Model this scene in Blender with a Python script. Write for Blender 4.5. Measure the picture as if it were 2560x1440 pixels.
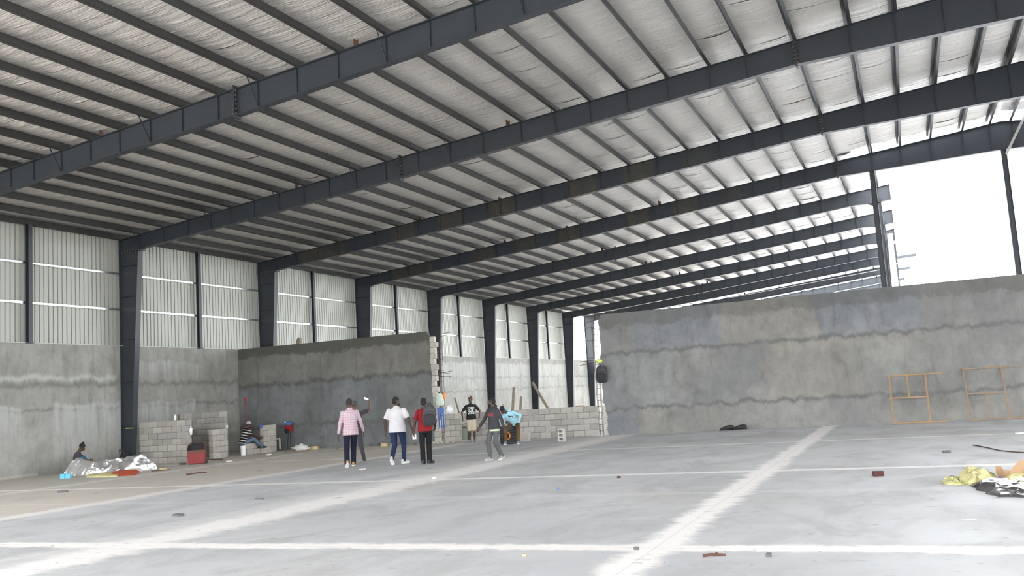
import bpy, math, random
from mathutils import Vector, Matrix, noise
PI = math.pi
random.seed(7)
scn = bpy.context.scene
col = scn.collection
for o in list(bpy.data.objects):
    bpy.data.objects.remove(o, do_unlink=True)

# ------------------------------------------------------------------ camera
FPX, YAW, PIT, ROL = 2315.0, -0.3975, 0.1155, -0.0635     # solved from the steel grid (2560 x 1440 frame)
CAM = Vector((24.43, 0.0, 1.50))
FW = Vector((math.sin(YAW) * math.cos(PIT), math.cos(YAW) * math.cos(PIT), math.sin(PIT)))
_r0 = Vector((math.cos(YAW), -math.sin(YAW), 0)); _u0 = _r0.cross(FW)
RT = _r0 * math.cos(ROL) + _u0 * math.sin(ROL)
UP = _r0 * -math.sin(ROL) + _u0 * math.cos(ROL)
cd = bpy.data.cameras.new('camera'); cam = bpy.data.objects.new('camera', cd); col.objects.link(cam)
cd.sensor_fit = 'HORIZONTAL'; cd.sensor_width = 36.0; cd.lens = FPX / 2560 * 36.0
cd.clip_end = 800
cam.matrix_world = Matrix(((RT.x, UP.x, -FW.x, CAM.x), (RT.y, UP.y, -FW.y, CAM.y), (RT.z, UP.z, -FW.z, CAM.z), (0, 0, 0, 1)))
scn.camera = cam

# ------------------------------------------------------------------ light: overcast sky, exposure
w = bpy.data.worlds.new('overcast_sky'); scn.world = w; w.use_nodes = True
bg = w.node_tree.nodes['Background']
bg.inputs[0].default_value = (0.96, 0.98, 1.0, 1); bg.inputs[1].default_value = 1.0
vs = scn.view_settings
vs.view_transform = 'Standard'; vs.look = 'None'; vs.gamma = 1.0; vs.use_curve_mapping = False
vs.exposure = 3.42
scn.cycles.max_bounces = 12; scn.cycles.diffuse_bounces = 8

# ------------------------------------------------------------------ site dimensions
S, Y1, HE, SL, YW, HC = 7.373, 23.76, 7.633, 0.1016, 29.64, 4.0
PD = .215
XR = 28.5                       # ridge line
def FY(k): return Y1 + (k - 1) * S - (2.1 if k >= 8 else 0)      # one short bay at the far end
def ray(px, py): return FW + RT * ((px - 1280) / FPX) + UP * ((720 - py) / FPX)
def gpt(px, py, z=0.0): d = ray(px, py); return CAM + d * ((z - CAM.z) / d.z)       # on a level plane
def ypt(px, py, y): d = ray(px, py); return CAM + d * ((y - CAM.y) / d.y)            # on a plane across the hall
def xpt(px, py, x): d = ray(px, py); return CAM + d * ((x - CAM.x) / d.x)            # on a plane along the hall

# ------------------------------------------------------------------ helpers
class MB:
    def __init__(s): s.v = []; s.f = []
    def add(s, vs_, fs):
        n = len(s.v); s.v += [Vector(p) for p in vs_]; s.f += [tuple(i + n for i in f) for f in fs]
    def box(s, x0, x1, y0, y1, z0, z1):
        s.add([(x0, y0, z0), (x1, y0, z0), (x1, y1, z0), (x0, y1, z0), (x0, y0, z1), (x1, y0, z1), (x1, y1, z1), (x0, y1, z1)],
              [(0, 3, 2, 1), (4, 5, 6, 7), (0, 1, 5, 4), (1, 2, 6, 5), (2, 3, 7, 6), (3, 0, 4, 7)]); return s
    def bar(s, a, b, w, h, up=(0, 0, 1)):
        a = Vector(a); b = Vector(b); d = (b - a).normalized(); up = Vector(up)
        r = d.cross(up)
        if r.length < 1e-4: r = d.cross(Vector((1, 0, 0)))
        r.normalize(); u = r.cross(d)
        P = []
        for c in (a, b):
            for i, j in ((-1, -1), (1, -1), (1, 1), (-1, 1)): P.append(c + r * (i * w / 2) + u * (j * h / 2))
        s.add(P, [(0, 1, 2, 3), (7, 6, 5, 4), (0, 4, 5, 1), (1, 5, 6, 2), (2, 6, 7, 3), (3, 7, 4, 0)]); return s
    def prism_y(s, poly, y0, y1):            # polygon in xz, extruded along y
        n = len(poly)
        s.add([(x, y0, z) for x, z in poly] + [(x, y1, z) for x, z in poly],
              [tuple(range(n)), tuple(range(2 * n - 1, n - 1, -1))] + [(i, i + n, (i + 1) % n + n, (i + 1) % n) for i in range(n)]); return s
    def tube(s, pts, r, n=6, cap=True):
        pts = [Vector(p) for p in pts]; rs = r if isinstance(r, (list, tuple)) else [r] * len(pts)
        rings = []
        for i, p in enumerate(pts):
            d = (pts[min(i + 1, len(pts) - 1)] - pts[max(i - 1, 0)]).normalized()
            a = d.cross(Vector((0, 0, 1)))
            if a.length < 1e-3: a = d.cross(Vector((1, 0, 0)))
            a.normalize(); b = d.cross(a)
            rings.append([p + (a * math.cos(t) + b * math.sin(t)) * rs[i] for t in (2 * PI * k / n for k in range(n))])
        s.loft(rings, cap); return s
    def loft(s, rings, cap=True):
        n = len(rings[0]); V = [p for r in rings for p in r]; F = []
        for i in range(len(rings) - 1):
            for k in range(n):
                F.append((i * n + k, i * n + (k + 1) % n, (i + 1) * n + (k + 1) % n, (i + 1) * n + k))
        if cap:
            F.append(tuple(range(n - 1, -1, -1))); F.append(tuple(range((len(rings) - 1) * n, len(rings) * n)))
        s.add(V, F); return s
    def capsule(s, a, b, ra, rb, n=12):
        a = Vector(a); b = Vector(b); d = (b - a)
        d = d.normalized() if d.length > 1e-6 else Vector((0, 0, 1))
        u = d.cross(Vector((0, 0, 1)))
        if u.length < 1e-3: u = d.cross(Vector((1, 0, 0)))
        u.normalize(); v = d.cross(u); R = []
        for t in (-80, -50, -20): R.append((a + d * (ra * math.sin(math.radians(t))), ra * math.cos(math.radians(t))))
        for t in (20, 50, 80): R.append((b + d * (rb * math.sin(math.radians(t))), rb * math.cos(math.radians(t))))
        s.loft([[c + (u * math.cos(q) + v * math.sin(q)) * r for q in (2 * PI * k / n for k in range(n))] for c, r in R]); return s
    def ell(s, c, rx, ry, rz, M=None, n=14, m=8):
        c = Vector(c); R = []
        for i in range(m + 1):
            t = -PI / 2 + PI * (i + (.12 if i == 0 else -.12 if i == m else 0)) / m
            ring = []
            for k in range(n):
                q = 2 * PI * k / n
                p = Vector((rx * math.cos(t) * math.cos(q), ry * math.cos(t) * math.sin(q), rz * math.sin(t)))
                ring.append(c + (M @ p if M else p))
            R.append(ring)
        s.loft(R); return s
    def mesh(s, name, mt=None, smooth=False):
        me = bpy.data.meshes.new(name); me.from_pydata([tuple(p) for p in s.v], [], s.f)
        if mt: me.materials.append(mt)
        if smooth: me.polygons.foreach_set('use_smooth', [True] * len(me.polygons))
        me.update(); return me
    def build(s, name, mt, parent=None, smooth=False, org=None):
        if org is not None: s.v = [p - Vector(org) for p in s.v]
        return put(name, s.mesh(name, mt, smooth), parent)

def put(name, me, parent=None, loc=(0, 0, 0), rot=(0, 0, 0), scale=None):
    o = bpy.data.objects.new(name, me); col.objects.link(o)
    o.location = loc; o.rotation_euler = rot
    if scale: o.scale = scale
    if parent: o.parent = parent
    return o
def tag(o, label=None, cat=None, group=None, kind=None):
    if label: o['label'] = label
    if cat: o['category'] = cat
    if group: o['group'] = group
    if kind: o['kind'] = kind
    return o
def thing(name, label, cat, loc=(0, 0, 0), rz=0, group=None):
    o = bpy.data.objects.new(name, None); col.objects.link(o); o.empty_display_size = .2
    o.location = loc; o.rotation_euler = (0, 0, rz)
    return tag(o, label, cat, group)
def copy_tree(o, parent=None):
    c = o.copy(); col.objects.link(c); c.parent = parent
    for ch in o.children: copy_tree(ch, c)
    return c

# ------------------------------------------------------------------ materials
class NT:
    def __init__(s, name):
        s.m = bpy.data.materials.new(name); s.m.use_nodes = True; s.t = s.m.node_tree
        s.b = s.t.nodes['Principled BSDF']; s._co = None
    def n(s, ty, **kw):
        nd = s.t.nodes.new(ty)
        for k, v in kw.items(): setattr(nd, k, v)
        return nd
    def set(s, sock, v):
        if hasattr(v, 'is_output'): s.t.links.new(v, sock)
        else: sock.default_value = v
    def co(s):
        if not s._co: s._co = s.n('ShaderNodeTexCoord').outputs['Object']
        return s._co
    def xyz(s, v=None):
        nd = s.n('ShaderNodeSeparateXYZ'); s.set(nd.inputs[0], v or s.co()); return nd.outputs
    def comb(s, x, y, z):
        nd = s.n('ShaderNodeCombineXYZ')
        for i, q in enumerate((x, y, z)): s.set(nd.inputs[i], q)
        return nd.outputs[0]
    def mp(s, scale, v=None):
        nd = s.n('ShaderNodeMapping'); s.set(nd.inputs['Vector'], v or s.co()); nd.inputs['Scale'].default_value = scale; return nd.outputs[0]
    def noise(s, sc, det=4, rough=.55, v=None, dist=0):
        nd = s.n('ShaderNodeTexNoise'); s.set(nd.inputs['Vector'], v or s.co())
        nd.inputs['Scale'].default_value = sc; nd.inputs['Detail'].default_value = det; nd.inputs['Roughness'].default_value = rough
        nd.inputs['Distortion'].default_value = dist; return nd.outputs[0]
    def ma(s, op, a, b=None, c=None, clamp=False):
        nd = s.n('ShaderNodeMath', operation=op); nd.use_clamp = clamp
        for i, q in enumerate((a, b, c)):
            if q is not None: s.set(nd.inputs[i], q)
        return nd.outputs[0]
    def step(s, v, a, b, lo=0., hi=1.):          # smooth map range
        nd = s.n('ShaderNodeMapRange'); nd.interpolation_type = 'SMOOTHSTEP'
        for i, q in enumerate((v, a, b, lo, hi)): s.set(nd.inputs[i], q)
        return nd.outputs[0]
    def mix(s, f, a, b, mode='MIX'):
        nd = s.n('ShaderNodeMix'); nd.data_type = 'RGBA'; nd.blend_type = mode
        s.set(nd.inputs[0], f)
        for i, q in ((6, a), (7, b)):
            s.set(nd.inputs[i], q if hasattr(q, 'is_output') else (*q, 1))
        return nd.outputs[2]
    def bump(s, h, st=.3, d=.02):
        nd = s.n('ShaderNodeBump'); nd.inputs['Strength'].default_value = st; nd.inputs['Distance'].default_value = d
        s.set(nd.inputs['Height'], h); s.t.links.new(nd.outputs[0], s.b.inputs['Normal'])
    def out(s, color, rough=.6, metal=0., spec=None):
        s.set(s.b.inputs['Base Color'], color if hasattr(color, 'is_output') else (*color, 1))
        s.set(s.b.inputs['Roughness'], rough); s.set(s.b.inputs['Metallic'], metal)
        if spec is not None: s.b.inputs['Specular IOR Level'].default_value = spec
        return s.m
def plain(name, c, rough=.6, metal=0., var=.18, sc=8, bump=0., spec=None):
    t = NT(name); n = t.noise(sc, 5)
    a = tuple(min(1, q * (1 - var)) for q in c); b = tuple(min(1, q * (1 + var)) for q in c)
    if bump: t.bump(n, bump, .01)
    return t.out(t.mix(n, a, b), rough, metal, spec)

M = {}
M['steel'] = plain('painted_dark_steel', (.036, .042, .051), .45, 0, .2, 1.5, .05, .4)
M['purlin'] = plain('purlin_steel', (.046, .046, .046), .5, 0, .22, 2.0, 0, .4)
M['brace'] = plain('pale_steel', (.42, .42, .41), .5, .2, .1)
def worn_steel():
    t = NT('worn_primed_steel'); x = t.xyz()
    cell = t.ma('FLOOR', t.ma('DIVIDE', x[0], 1.06))
    wn = t.n('ShaderNodeTexWhiteNoise', noise_dimensions='1D'); t.set(wn.inputs['W'], cell)
    sel = t.ma('MULTIPLY', t.step(wn.outputs[0], .60, .66), t.step(x[0], 17., 20., 1., 0.))
    blot = t.step(t.noise(2.2, 8, .7), .47, .56)
    olive = t.mix(t.noise(5, 5), (.075, .066, .042), (.035, .034, .027))
    f = t.ma('MULTIPLY', sel, t.ma('ADD', .35, t.ma('MULTIPLY', blot, .65)))
    return t.out(t.mix(f, (.028, .034, .044), olive), .5, 0, .4)
M['steel_worn'] = worn_steel()
M['bolt'] = plain('bolt_steel', (.16, .13, .10), .45, .5, .4, 30)
M['rust'] = plain('rusty_iron', (.10, .045, .028), .8, 0, .4, 20)
M['rebar'] = plain('rebar_iron', (.075, .048, .038), .75, .1, .4, 25)
M['galv'] = plain('galvanised_steel', (.80, .81, .82), .22, 1.0, .06, 3)
M['sheet'] = plain('offwhite_cladding', (.37, .385, .345), .42, 0, .05, .5, 0, .5)
M['roofsheet'] = plain('roof_sheet', (.5, .5, .5), .5)

def insulation():
    t = NT('foil_faced_insulation')
    v = t.mp((.55, 5.0, 1.0))
    n1 = t.noise(1.0, 5, .6, v, .8); n2 = t.noise(3.2, 4, .6, t.mp((.35, 3.0, 1)), 1.2)
    h = t.ma('ADD', n1, t.ma('MULTIPLY', n2, .5))
    t.bump(h, 1.0, .2)
    c = t.mix(n1, (.685, .65, .61), (.80, .765, .72))
    return t.out(c, .38, .18, .5)
M['insul'] = insulation()

def concrete(name, ax, a, b, seams=(), brick=None, topdark=0., white=(), wet=.0, streak=.0):
    """plaster on block: ax = axis along the wall; patches, lift seams, old water marks"""
    t = NT(name); X = t.xyz(); u, z = X[ax], X[2]
    n1 = t.noise(.55, 6, .6); n2 = t.noise(3.0, 9, .62); n3 = t.noise(14, 4, .5)
    c = t.mix(t.step(n1, .32, .68), a, b)
    c = t.mix(t.ma('MULTIPLY', t.step(n2, .4, .75), .45), c, tuple(q * .72 for q in a))
    n4 = t.noise(1.0, 9, .66, t.comb(t.ma('MULTIPLY', u, 1.7), 0, t.ma('MULTIPLY', z, .9)), 1.0)
    c = t.mix(t.step(n4, .30, .70), c, t.mix(1.0, c, (1.22, 1.22, 1.23), 'MULTIPLY')); c = t.mix(t.step(n4, .30, .46, .45, 0.), c, t.mix(1.0, c, (.72, .72, .70), 'MULTIPLY'))
    wob = t.noise(1.5, 9, .68, t.comb(u, 0, t.ma('MULTIPLY', z, .25)))
    wz = t.ma('ADD', z, t.ma('MULTIPLY', t.ma('SUBTRACT', wob, .5), .75))
    if brick:
        wx = t.ma('ADD', u, t.ma('MULTIPLY', t.ma('SUBTRACT', t.noise(1.6, 8, .68), .5), .9))
        bt = t.n('ShaderNodeTexBrick'); bt.offset = .42; bt.offset_frequency = 2; bt.squash = 1
        t.set(bt.inputs['Vector'], t.comb(wx, t.ma('SUBTRACT', wz, brick[0]), 0))
        bt.inputs['Scale'].default_value = 1; bt.inputs['Brick Width'].default_value = brick[2]; bt.inputs['Row Height'].default_value = brick[1]
        bt.inputs['Mortar Size'].default_value = .06; bt.inputs['Mortar Smooth'].default_value = 1.0
        bt.inputs['Color1'].default_value = (.87, .91, .99, 1); bt.inputs['Color2'].default_value = (1.08, 1.04, .97, 1); bt.inputs['Mortar'].default_value = (.93, .93, .93, 1)
        c = t.mix(1.0, c, bt.outputs[0], 'MULTIPLY')
    for z0, wd, k in seams:
        d = t.ma('ABSOLUTE', t.ma('SUBTRACT', wz, z0))
        c = t.mix(t.ma('MULTIPLY', t.step(d, 0., wd, 1., 0.), t.step(n2, .3, .6, .4, 1.)), c, tuple(q * k for q in a))
    st = t.noise(1.0, 5, .6, t.comb(t.ma('MULTIPLY', u, 3.4), 0, t.ma('MULTIPLY', z, .22)))
    for z0, wd, u0, u1, run in white:         # lime marks: pale edge at z0, streaks running down below it
        up = t.step(t.ma('SUBTRACT', wz, z0), -.02, wd, 1., 0.)
        dn = t.step(t.ma('SUBTRACT', wz, z0), -run, 0., 0., 1.)
        lim = t.ma('MULTIPLY', t.step(u, u0 - .08, u0 + .08), t.step(u, u1 - .08, u1 + .08, 1., 0.))
        body = t.ma('MULTIPLY', t.ma('MULTIPLY', up, dn), lim)
        body = t.ma('MULTIPLY', body, t.step(st, .36, .62, .25, 1.) if run > .4 else .9)
        c = t.mix(t.ma('MULTIPLY', body, .75), c, (.46, .47, .46))
    if streak: c = t.mix(t.ma('MULTIPLY', t.step(st, .52, .68), streak), c, tuple(q * .68 for q in a))
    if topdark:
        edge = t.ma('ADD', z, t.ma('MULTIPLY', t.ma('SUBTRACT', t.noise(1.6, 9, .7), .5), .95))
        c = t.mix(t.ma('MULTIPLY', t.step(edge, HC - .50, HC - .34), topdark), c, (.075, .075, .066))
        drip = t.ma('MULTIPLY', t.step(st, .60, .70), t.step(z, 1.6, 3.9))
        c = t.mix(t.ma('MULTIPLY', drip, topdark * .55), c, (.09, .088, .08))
    t.bump(t.ma('ADD', n2, t.ma('MULTIPLY', n3, .4)), .25, .02)
    return t.out(c, .85, 0, .25)
M['wall_l'] = concrete('left_wall_plaster', 1, (.235, .235, .217), (.305, .305, .284), seams=((2.72, .14, .78), (1.95, .10, .80)),
                       white=((2.93, .16, 10, 23.5, .12), (2.06, .1, 17.0, 19.95, 2.0), (2.08, .1, 21.0, 23.6, 2.1), (3.45, .1, 24.2, 27.4, .9), (2.02, .1, 24.2, 27.2, 1.2), (3.6, .1, 33, 68, 2.6), (3.45, .1, 5, 12, .9)), streak=.35)
M['wall_b1'] = concrete('shaded_cross_wall_plaster', 0, (.128, .130, .123), (.180, .182, .172), seams=((2.52, .16, .66), (.9, .12, .8)), brick=(-.75, 1.62, 3.4), topdark=.85, streak=.2)  # plaster of the shaded length: shade put into a darker base colour
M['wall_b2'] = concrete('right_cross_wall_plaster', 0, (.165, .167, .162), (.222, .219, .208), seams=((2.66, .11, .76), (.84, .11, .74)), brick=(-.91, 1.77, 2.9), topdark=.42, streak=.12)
def block_mat(name, a, b):
    t = NT(name); oi = t.n('ShaderNodeObjectInfo')
    c = t.mix(oi.outputs['Random'], a, b); n = t.noise(9, 6, .65)
    c = t.mix(t.ma('MULTIPLY', t.step(n, .45, .75), .4), c, tuple(q * .7 for q in a)); t.bump(t.noise(60, 3), .35, .01)
    return t.out(c, .9, 0, .2)
M['block'] = block_mat('concrete_block', (.29, .28, .258), (.42, .40, .37))
M['block_pale'] = block_mat('pale_concrete_block', (.35, .335, .30), (.50, .475, .425))
M['mortar'] = plain('mortar', (.15, .145, .137), .95, 0, .25, 12, .2)

def floor_mat():
    t = NT('dusty_concrete_slab'); X = t.xyz(); x, y = X[0], X[1]
    n1 = t.noise(.35, 6, .6); n2 = t.noise(1.0, 8, .65, t.mp((1.0, .55, 1)), .6); n3 = t.noise(9, 6, .65)
    c = t.mix(t.step(n1, .3, .7), (.535, .552, .578), (.65, .668, .69))
    c = t.mix(t.ma('MULTIPLY', t.step(n2, .42, .66), .62), c, (.42, .425, .43))
    c = t.mix(t.ma('MULTIPLY', t.step(n3, .46, .72), .35), c, (.60, .60, .60))
    # sandy bay along the left wall, worn brownish patches
    sand = t.ma('MULTIPLY', t.step(t.ma('ADD', x, t.ma('MULTIPLY', n2, .5)), 10.2, 10.9, 1., 0.), t.step(n1, .25, .55, .55, 1.))
    c = t.mix(t.ma('MULTIPLY', sand, .85), c, (.66, .61, .53))
    c = t.mix(t.ma('MULTIPLY', t.step(t.noise(.22, 5, .6), .55, .68), .45), c, (.50, .475, .435))
    # pale dust along the saw cuts
    rag = t.noise(1.0, 10, .78, t.mp((1.3, 2.6, 1)), .7); rag2 = t.noise(1.0, 7, .7, t.mp((2.2, 1.6, 1)), .5)
    def strip(v, pos, wd, k, r, amp):
        nonlocal c
        d = t.ma('ABSOLUTE', t.ma('SUBTRACT', v, pos)); e = t.ma('ADD', d, t.ma('MULTIPLY', t.ma('SUBTRACT', r, .5), amp))
        c = t.mix(t.ma('MULTIPLY', t.step(e, wd * .35, wd, 1., 0.), k), c, (.95, .93, .92))
    strip(x, 22.07, .30, 1.0, rag, .62); strip(x, 15.65, .62, .85, rag, 1.5); strip(x, 15.4, 1.1, .35, rag, 1.8); strip(x, 10.35, .38, .62, rag, .8); strip(x, 5.15, .34, .55, rag, .6)
    strip(x, 28.3, .26, .8, rag, .5)
    strip(y, 8.68, .24, 1.0, rag2, .40); strip(y, 15.95, .20, .85, rag2, .25); strip(y, 22.95, .24, .62, rag2, .3); strip(y, 13.0, .22, .16, rag2, .5); strip(y, 1.4, .2, .8, rag2, .3)
    for v, pos in ((x, 22.07), (y, 8.68)):
        d = t.ma('ABSOLUTE', t.ma('SUBTRACT', v, pos)); c = t.mix(t.step(d, .002, .008, .3, 0.), c, (.25, .24, .24))
    # dark flecks, trowel marks and small oil spots
    fl = t.noise(1.0, 4, .6, t.mp((4.5, 13, 1)), .6)
    c = t.mix(t.ma('MULTIPLY', t.step(fl, .64, .70), .5), c, (.13, .13, .135))
    wh = t.noise(1.0, 4, .6, t.mp((1.4, 7, 1)), .4); c = t.mix(t.ma('MULTIPLY', t.step(wh, .62, .70), .4), c, (.66, .66, .66))
    vo = t.n('ShaderNodeTexVoronoi'); t.set(vo.inputs['Vector'], t.mp((.9, .9, .9))); vo.inputs['Scale'].default_value = 1; vo.inputs['Randomness'].default_value = 1
    dd = t.ma('ADD', vo.outputs['Distance'], t.ma('MULTIPLY', t.ma('SUBTRACT', n3, .5), .03))
    rs = t.n('ShaderNodeSeparateColor'); t.set(rs.inputs[0], vo.outputs['Color'])
    rad = t.ma('ADD', .012, t.ma('MULTIPLY', t.ma('POWER', rs.outputs[0], 3.0), .075))
    rad = t.ma('MULTIPLY', rad, t.ma('GREATER_THAN', rs.outputs[1], .45))
    c = t.mix(t.ma('MULTIPLY', t.ma('LESS_THAN', dd, rad), .6), c, (.115, .108, .095))
    t.bump(t.ma('ADD', n2, t.ma('MULTIPLY', n3, .5)), .12, .015)
    return t.out(c, t.step(n2, .3, .7, .48, .66), 0, .4)
M['floor'] = floor_mat()
M['ground'] = plain('site_earth', (.34, .31, .27), .95, 0, .2, .3, .2)
M['wood'] = plain('yellow_pine', (.31, .20, .095), .7, 0, .3, 9, .1)
M['wood_grey'] = plain('weathered_board', (.20, .165, .125), .8, 0, .35, 9, .1)

# ================================================================== SETTING
Y_BACK, Y_END = FY(-4), FY(12) + 1      # unseen hall behind the camera; its roof length is set for the light
X_RS = 50.0                             # right slope sheeting stops short, out of view, to let side light in
fl = MB().box(-.25, 57.2, Y_BACK - 3, Y_END, -.15, 0).build('floor', M['floor']); tag(fl, kind='structure')
gr = MB().box(-260, 320, -220, 420, -.5, -.16).build('ground', M['ground']); tag(gr, kind='structure')  # unseen earth around the hall, added to stop sky light from below

# ---- left long wall: plastered block below, corrugated sheets on girts above
YL0 = FY(-1)                            # unseen bays nearer the camera are left open to light the floor
wl = MB().box(-.22, 0, YL0, FY(11), 0, HC).build('wall_left', M['wall_l']); tag(wl, kind='structure')
def corr(width, h, pitch=.17, dep=.05):
    mb = MB(); prof = []
    n = int(round(width / pitch))
    for i in range(n):
        y = i * pitch
        prof += [(y, 0), (y + pitch * .79, 0), (y + pitch * .82, dep), (y + pitch * .95, dep)]
    prof.append((n * pitch + .03, 0))
    V = [(-d, y, 0) for y, d in prof] + [(-d, y, h) for y, d in prof]; k = len(prof)
    mb.add(V, [(i, i + 1, i + 1 + k, i + k) for i in range(k - 1)]); return mb
PAN = 1.02
sheet_me = corr(PAN, HE + PD + .06 - HC).mesh('cladding_sheet', M['sheet'])
y = YL0 + .2; i = 0
while y + PAN <= FY(7) + .5:
    put('cladding_sheet', sheet_me, wl, (-.115 - (.004 if i % 2 else 0), y, HC)); y += PAN; i += 1
girt_me = MB().box(-.10, -.004, 0, S / 2 - .18, -.028, .028).box(-.10, -.004, S / 2 - .52, S / 2 + .1, -.034, .034).mesh('girt', M['galv'])
post_me = MB().box(0, .012, -.07, .07, HC, HE + .02).box(.012, .12, -.006, .006, HC, HE + .02).box(.12, .132, -.07, .07, HC, HE + .02).box(-.01, .16, -.1, .1, HC - .005, HC + .012).mesh('post', M['steel'])
for k in range(-1, 7):
    for h in range(2):
        for z in (6.47, 5.24): put('girt', girt_me, wl, (0, FY(k) + .06 + h * S / 2, z))
    put('post', post_me, wl, (0, FY(k) + S / 2, 0))
MB().box(-.16, .03, YL0, FY(7), HC, HC + .03).build('sill_flashing', M['sheet'], wl)

# ---- cross wall, in two lengths either side of the opening
def cross_wall(name, x0, x1, mt, jag=None):
    mb = MB(); n = 40
    L = []
    for i in range(n + 1):
        z = HC * i / n
        if jag: L.append((x0 + (jag(z) if name.endswith('right') else 0), x1 + (jag(z) if name.endswith('left') else 0), z))
    V = []; F = []
    for a, b, z in L: V += [(a, YW, z), (b, YW, z), (b, YW + .2, z), (a, YW + .2, z)]
    for i in range(n):
        for k in range(4): F.append((4 * i + k, 4 * i + (k + 1) % 4, 4 * i + 4 + (k + 1) % 4, 4 * i + 4 + k))
    F += [(3, 2, 1, 0), tuple(4 * n + k for k in range(4))]
    mb.add(V, F); return tag(mb.build(name, mt), kind='structure')
def jl(z): return .04 * noise.noise(Vector((3.1, z * 2.2, 0))) - (.10 if z > 3.88 else 0)
def jr(z): return .09 * noise.noise(Vector((8.4, z * 2.4, 0))) + .05 * noise.noise(Vector((1, z * 7, 3))) + (.10 if z < 1.05 else 0) + max(0, (z - 3.7)) * .25
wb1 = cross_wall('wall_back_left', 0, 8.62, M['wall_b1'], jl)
wb2 = cross_wall('wall_back_right', 15.0, 56.8, M['wall_b2'], jr)
_bm = {}
def block_mesh(L, T=.15, H=.19, mt='block'):
    k = (round(L, 3), T, H, mt)
    if k not in _bm:
        mb = MB(); b = .006
        x0, x1, y0, y1, z0, z1 = 0, L, 0, T, 0, H
        V = []
        for (z, i) in ((z0, b), (z0 + b, 0), (z1 - b, 0), (z1, b)):
            V += [(x0 + i, y0 + i, z), (x1 - i, y0 + i, z), (x1 - i, y1 - i, z), (x0 + i, y1 - i, z)]
        F = [(3, 2, 1, 0), (12, 13, 14, 15)]
        for r in range(3):
            for q in range(4): F.append((4 * r + q, 4 * r + (q + 1) % 4, 4 * r + 4 + (q + 1) % 4, 4 * r + 4 + q))
        mb.add(V, F); _bm[k] = mb.mesh('concrete_block', M[mt])
    return _bm[k]
for c in range(20):                        # toothed block ends in the opening
    L = .20 + (.05 if c % 2 else 0) + random.uniform(-.03, .03)
    if c < 19: put('concrete_block', block_mesh(round(L, 2), .16, mt='block_pale'), wb1, (8.60 + jl(c * .2), YW + .02, c * .2 + .004))
for c in range(5):
    L = .20 + (.06 if c % 2 else 0)
    put('concrete_block', block_mesh(round(L, 2), .16, mt='block_pale'), wb2, (14.95, YW + .02, c * .2 + .004))

MB().prism_y([(0, 0), (.07, 0), (.02, .05), (0, .09)], 10.0, 20.4).build('mortar_fillet', M['block_pale'], wl)
# ---- roof: sheet, purlins, insulation blankets
PX = [0.0, .9, 1.93, 3.0, 3.95, 4.75, 5.7, 6.68, 7.62, 8.58, 9.55, 10.6, 11.72, 12.78, 13.85, 15.05, 16.1, 17.12, 18.18, 19.3, 20.42, 21.38, 22.6, 23.92, 24.97, 26.05, 27.17, 28.12]
PD = .215
def RZ(x): return HE + SL * x
mb = MB()
def sheet(x0, x1, ya, yb, t=.03):
    z0, z1 = RZ(x0) + PD + .06, RZ(x1) + PD + .06
    mb.add([(x0, ya, z0), (x1, ya, z1), (x1, yb, z1), (x0, yb, z0), (x0, ya, z0 + t), (x1, ya, z1 + t), (x1, yb, z1 + t), (x0, yb, z0 + t)],
           [(0, 3, 2, 1), (4, 5, 6, 7), (0, 1, 5, 4), (1, 2, 6, 5), (2, 3, 7, 6), (3, 0, 4, 7)])
def sheet_r(ya, yb, t=.03):
    z0, z1 = RZ(XR) + PD + .06, RZ(57 - X_RS) + PD + .06; x0, x1 = XR, X_RS
    mb.add([(x0, ya, z0), (x1, ya, z1), (x1, yb, z1), (x0, yb, z0), (x0, ya, z0 + t), (x1, ya, z1 + t), (x1, yb, z1 + t), (x0, yb, z0 + t)],
           [(0, 3, 2, 1), (4, 5, 6, 7), (0, 1, 5, 4), (1, 2, 6, 5), (2, 3, 7, 6), (3, 0, 4, 7)])
sheet(-.15, 22.6, Y_BACK, FY(9)); sheet(22.6, XR, Y_BACK, FY(3) - .55); sheet(22.6, 23.2, FY(3) - .55, FY(9)); sheet_r(Y_BACK, FY(3) - .55)
ce = mb.build('ceiling', M['roofsheet']); tag(ce, kind='structure')
def purlin_mesh(L, nm='purlin'):
    return MB().box(-.003, .003, -.42, L + .42, 0, PD).box(-.003, .076, -.42, L + .42, 0, .006).box(.070, .076, -.42, L + .42, 0, .024).box(-.085, .003, -.42, L + .42, PD - .006, PD).mesh(nm, M['purlin'])
pm = purlin_mesh(S); tilt = -math.atan(SL)
for i, x in enumerate(PX):
    for k in range(-4, 11):
        if x > 23 and k >= 3 and not (abs(x - 23.92) < .01): continue
        put('purlin', pm, ce, (x + (.007 if k % 2 else 0), FY(k), RZ(x) + .004), (0, tilt, 0))
    if x > 0:
        for k in range(-4, 3):
            if x > 18: put('purlin', pm, ce, (57 - x + (.007 if k % 2 else 0), FY(k), RZ(x) + .004), (0, -tilt, 0), (-1, 1, 1))
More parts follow.
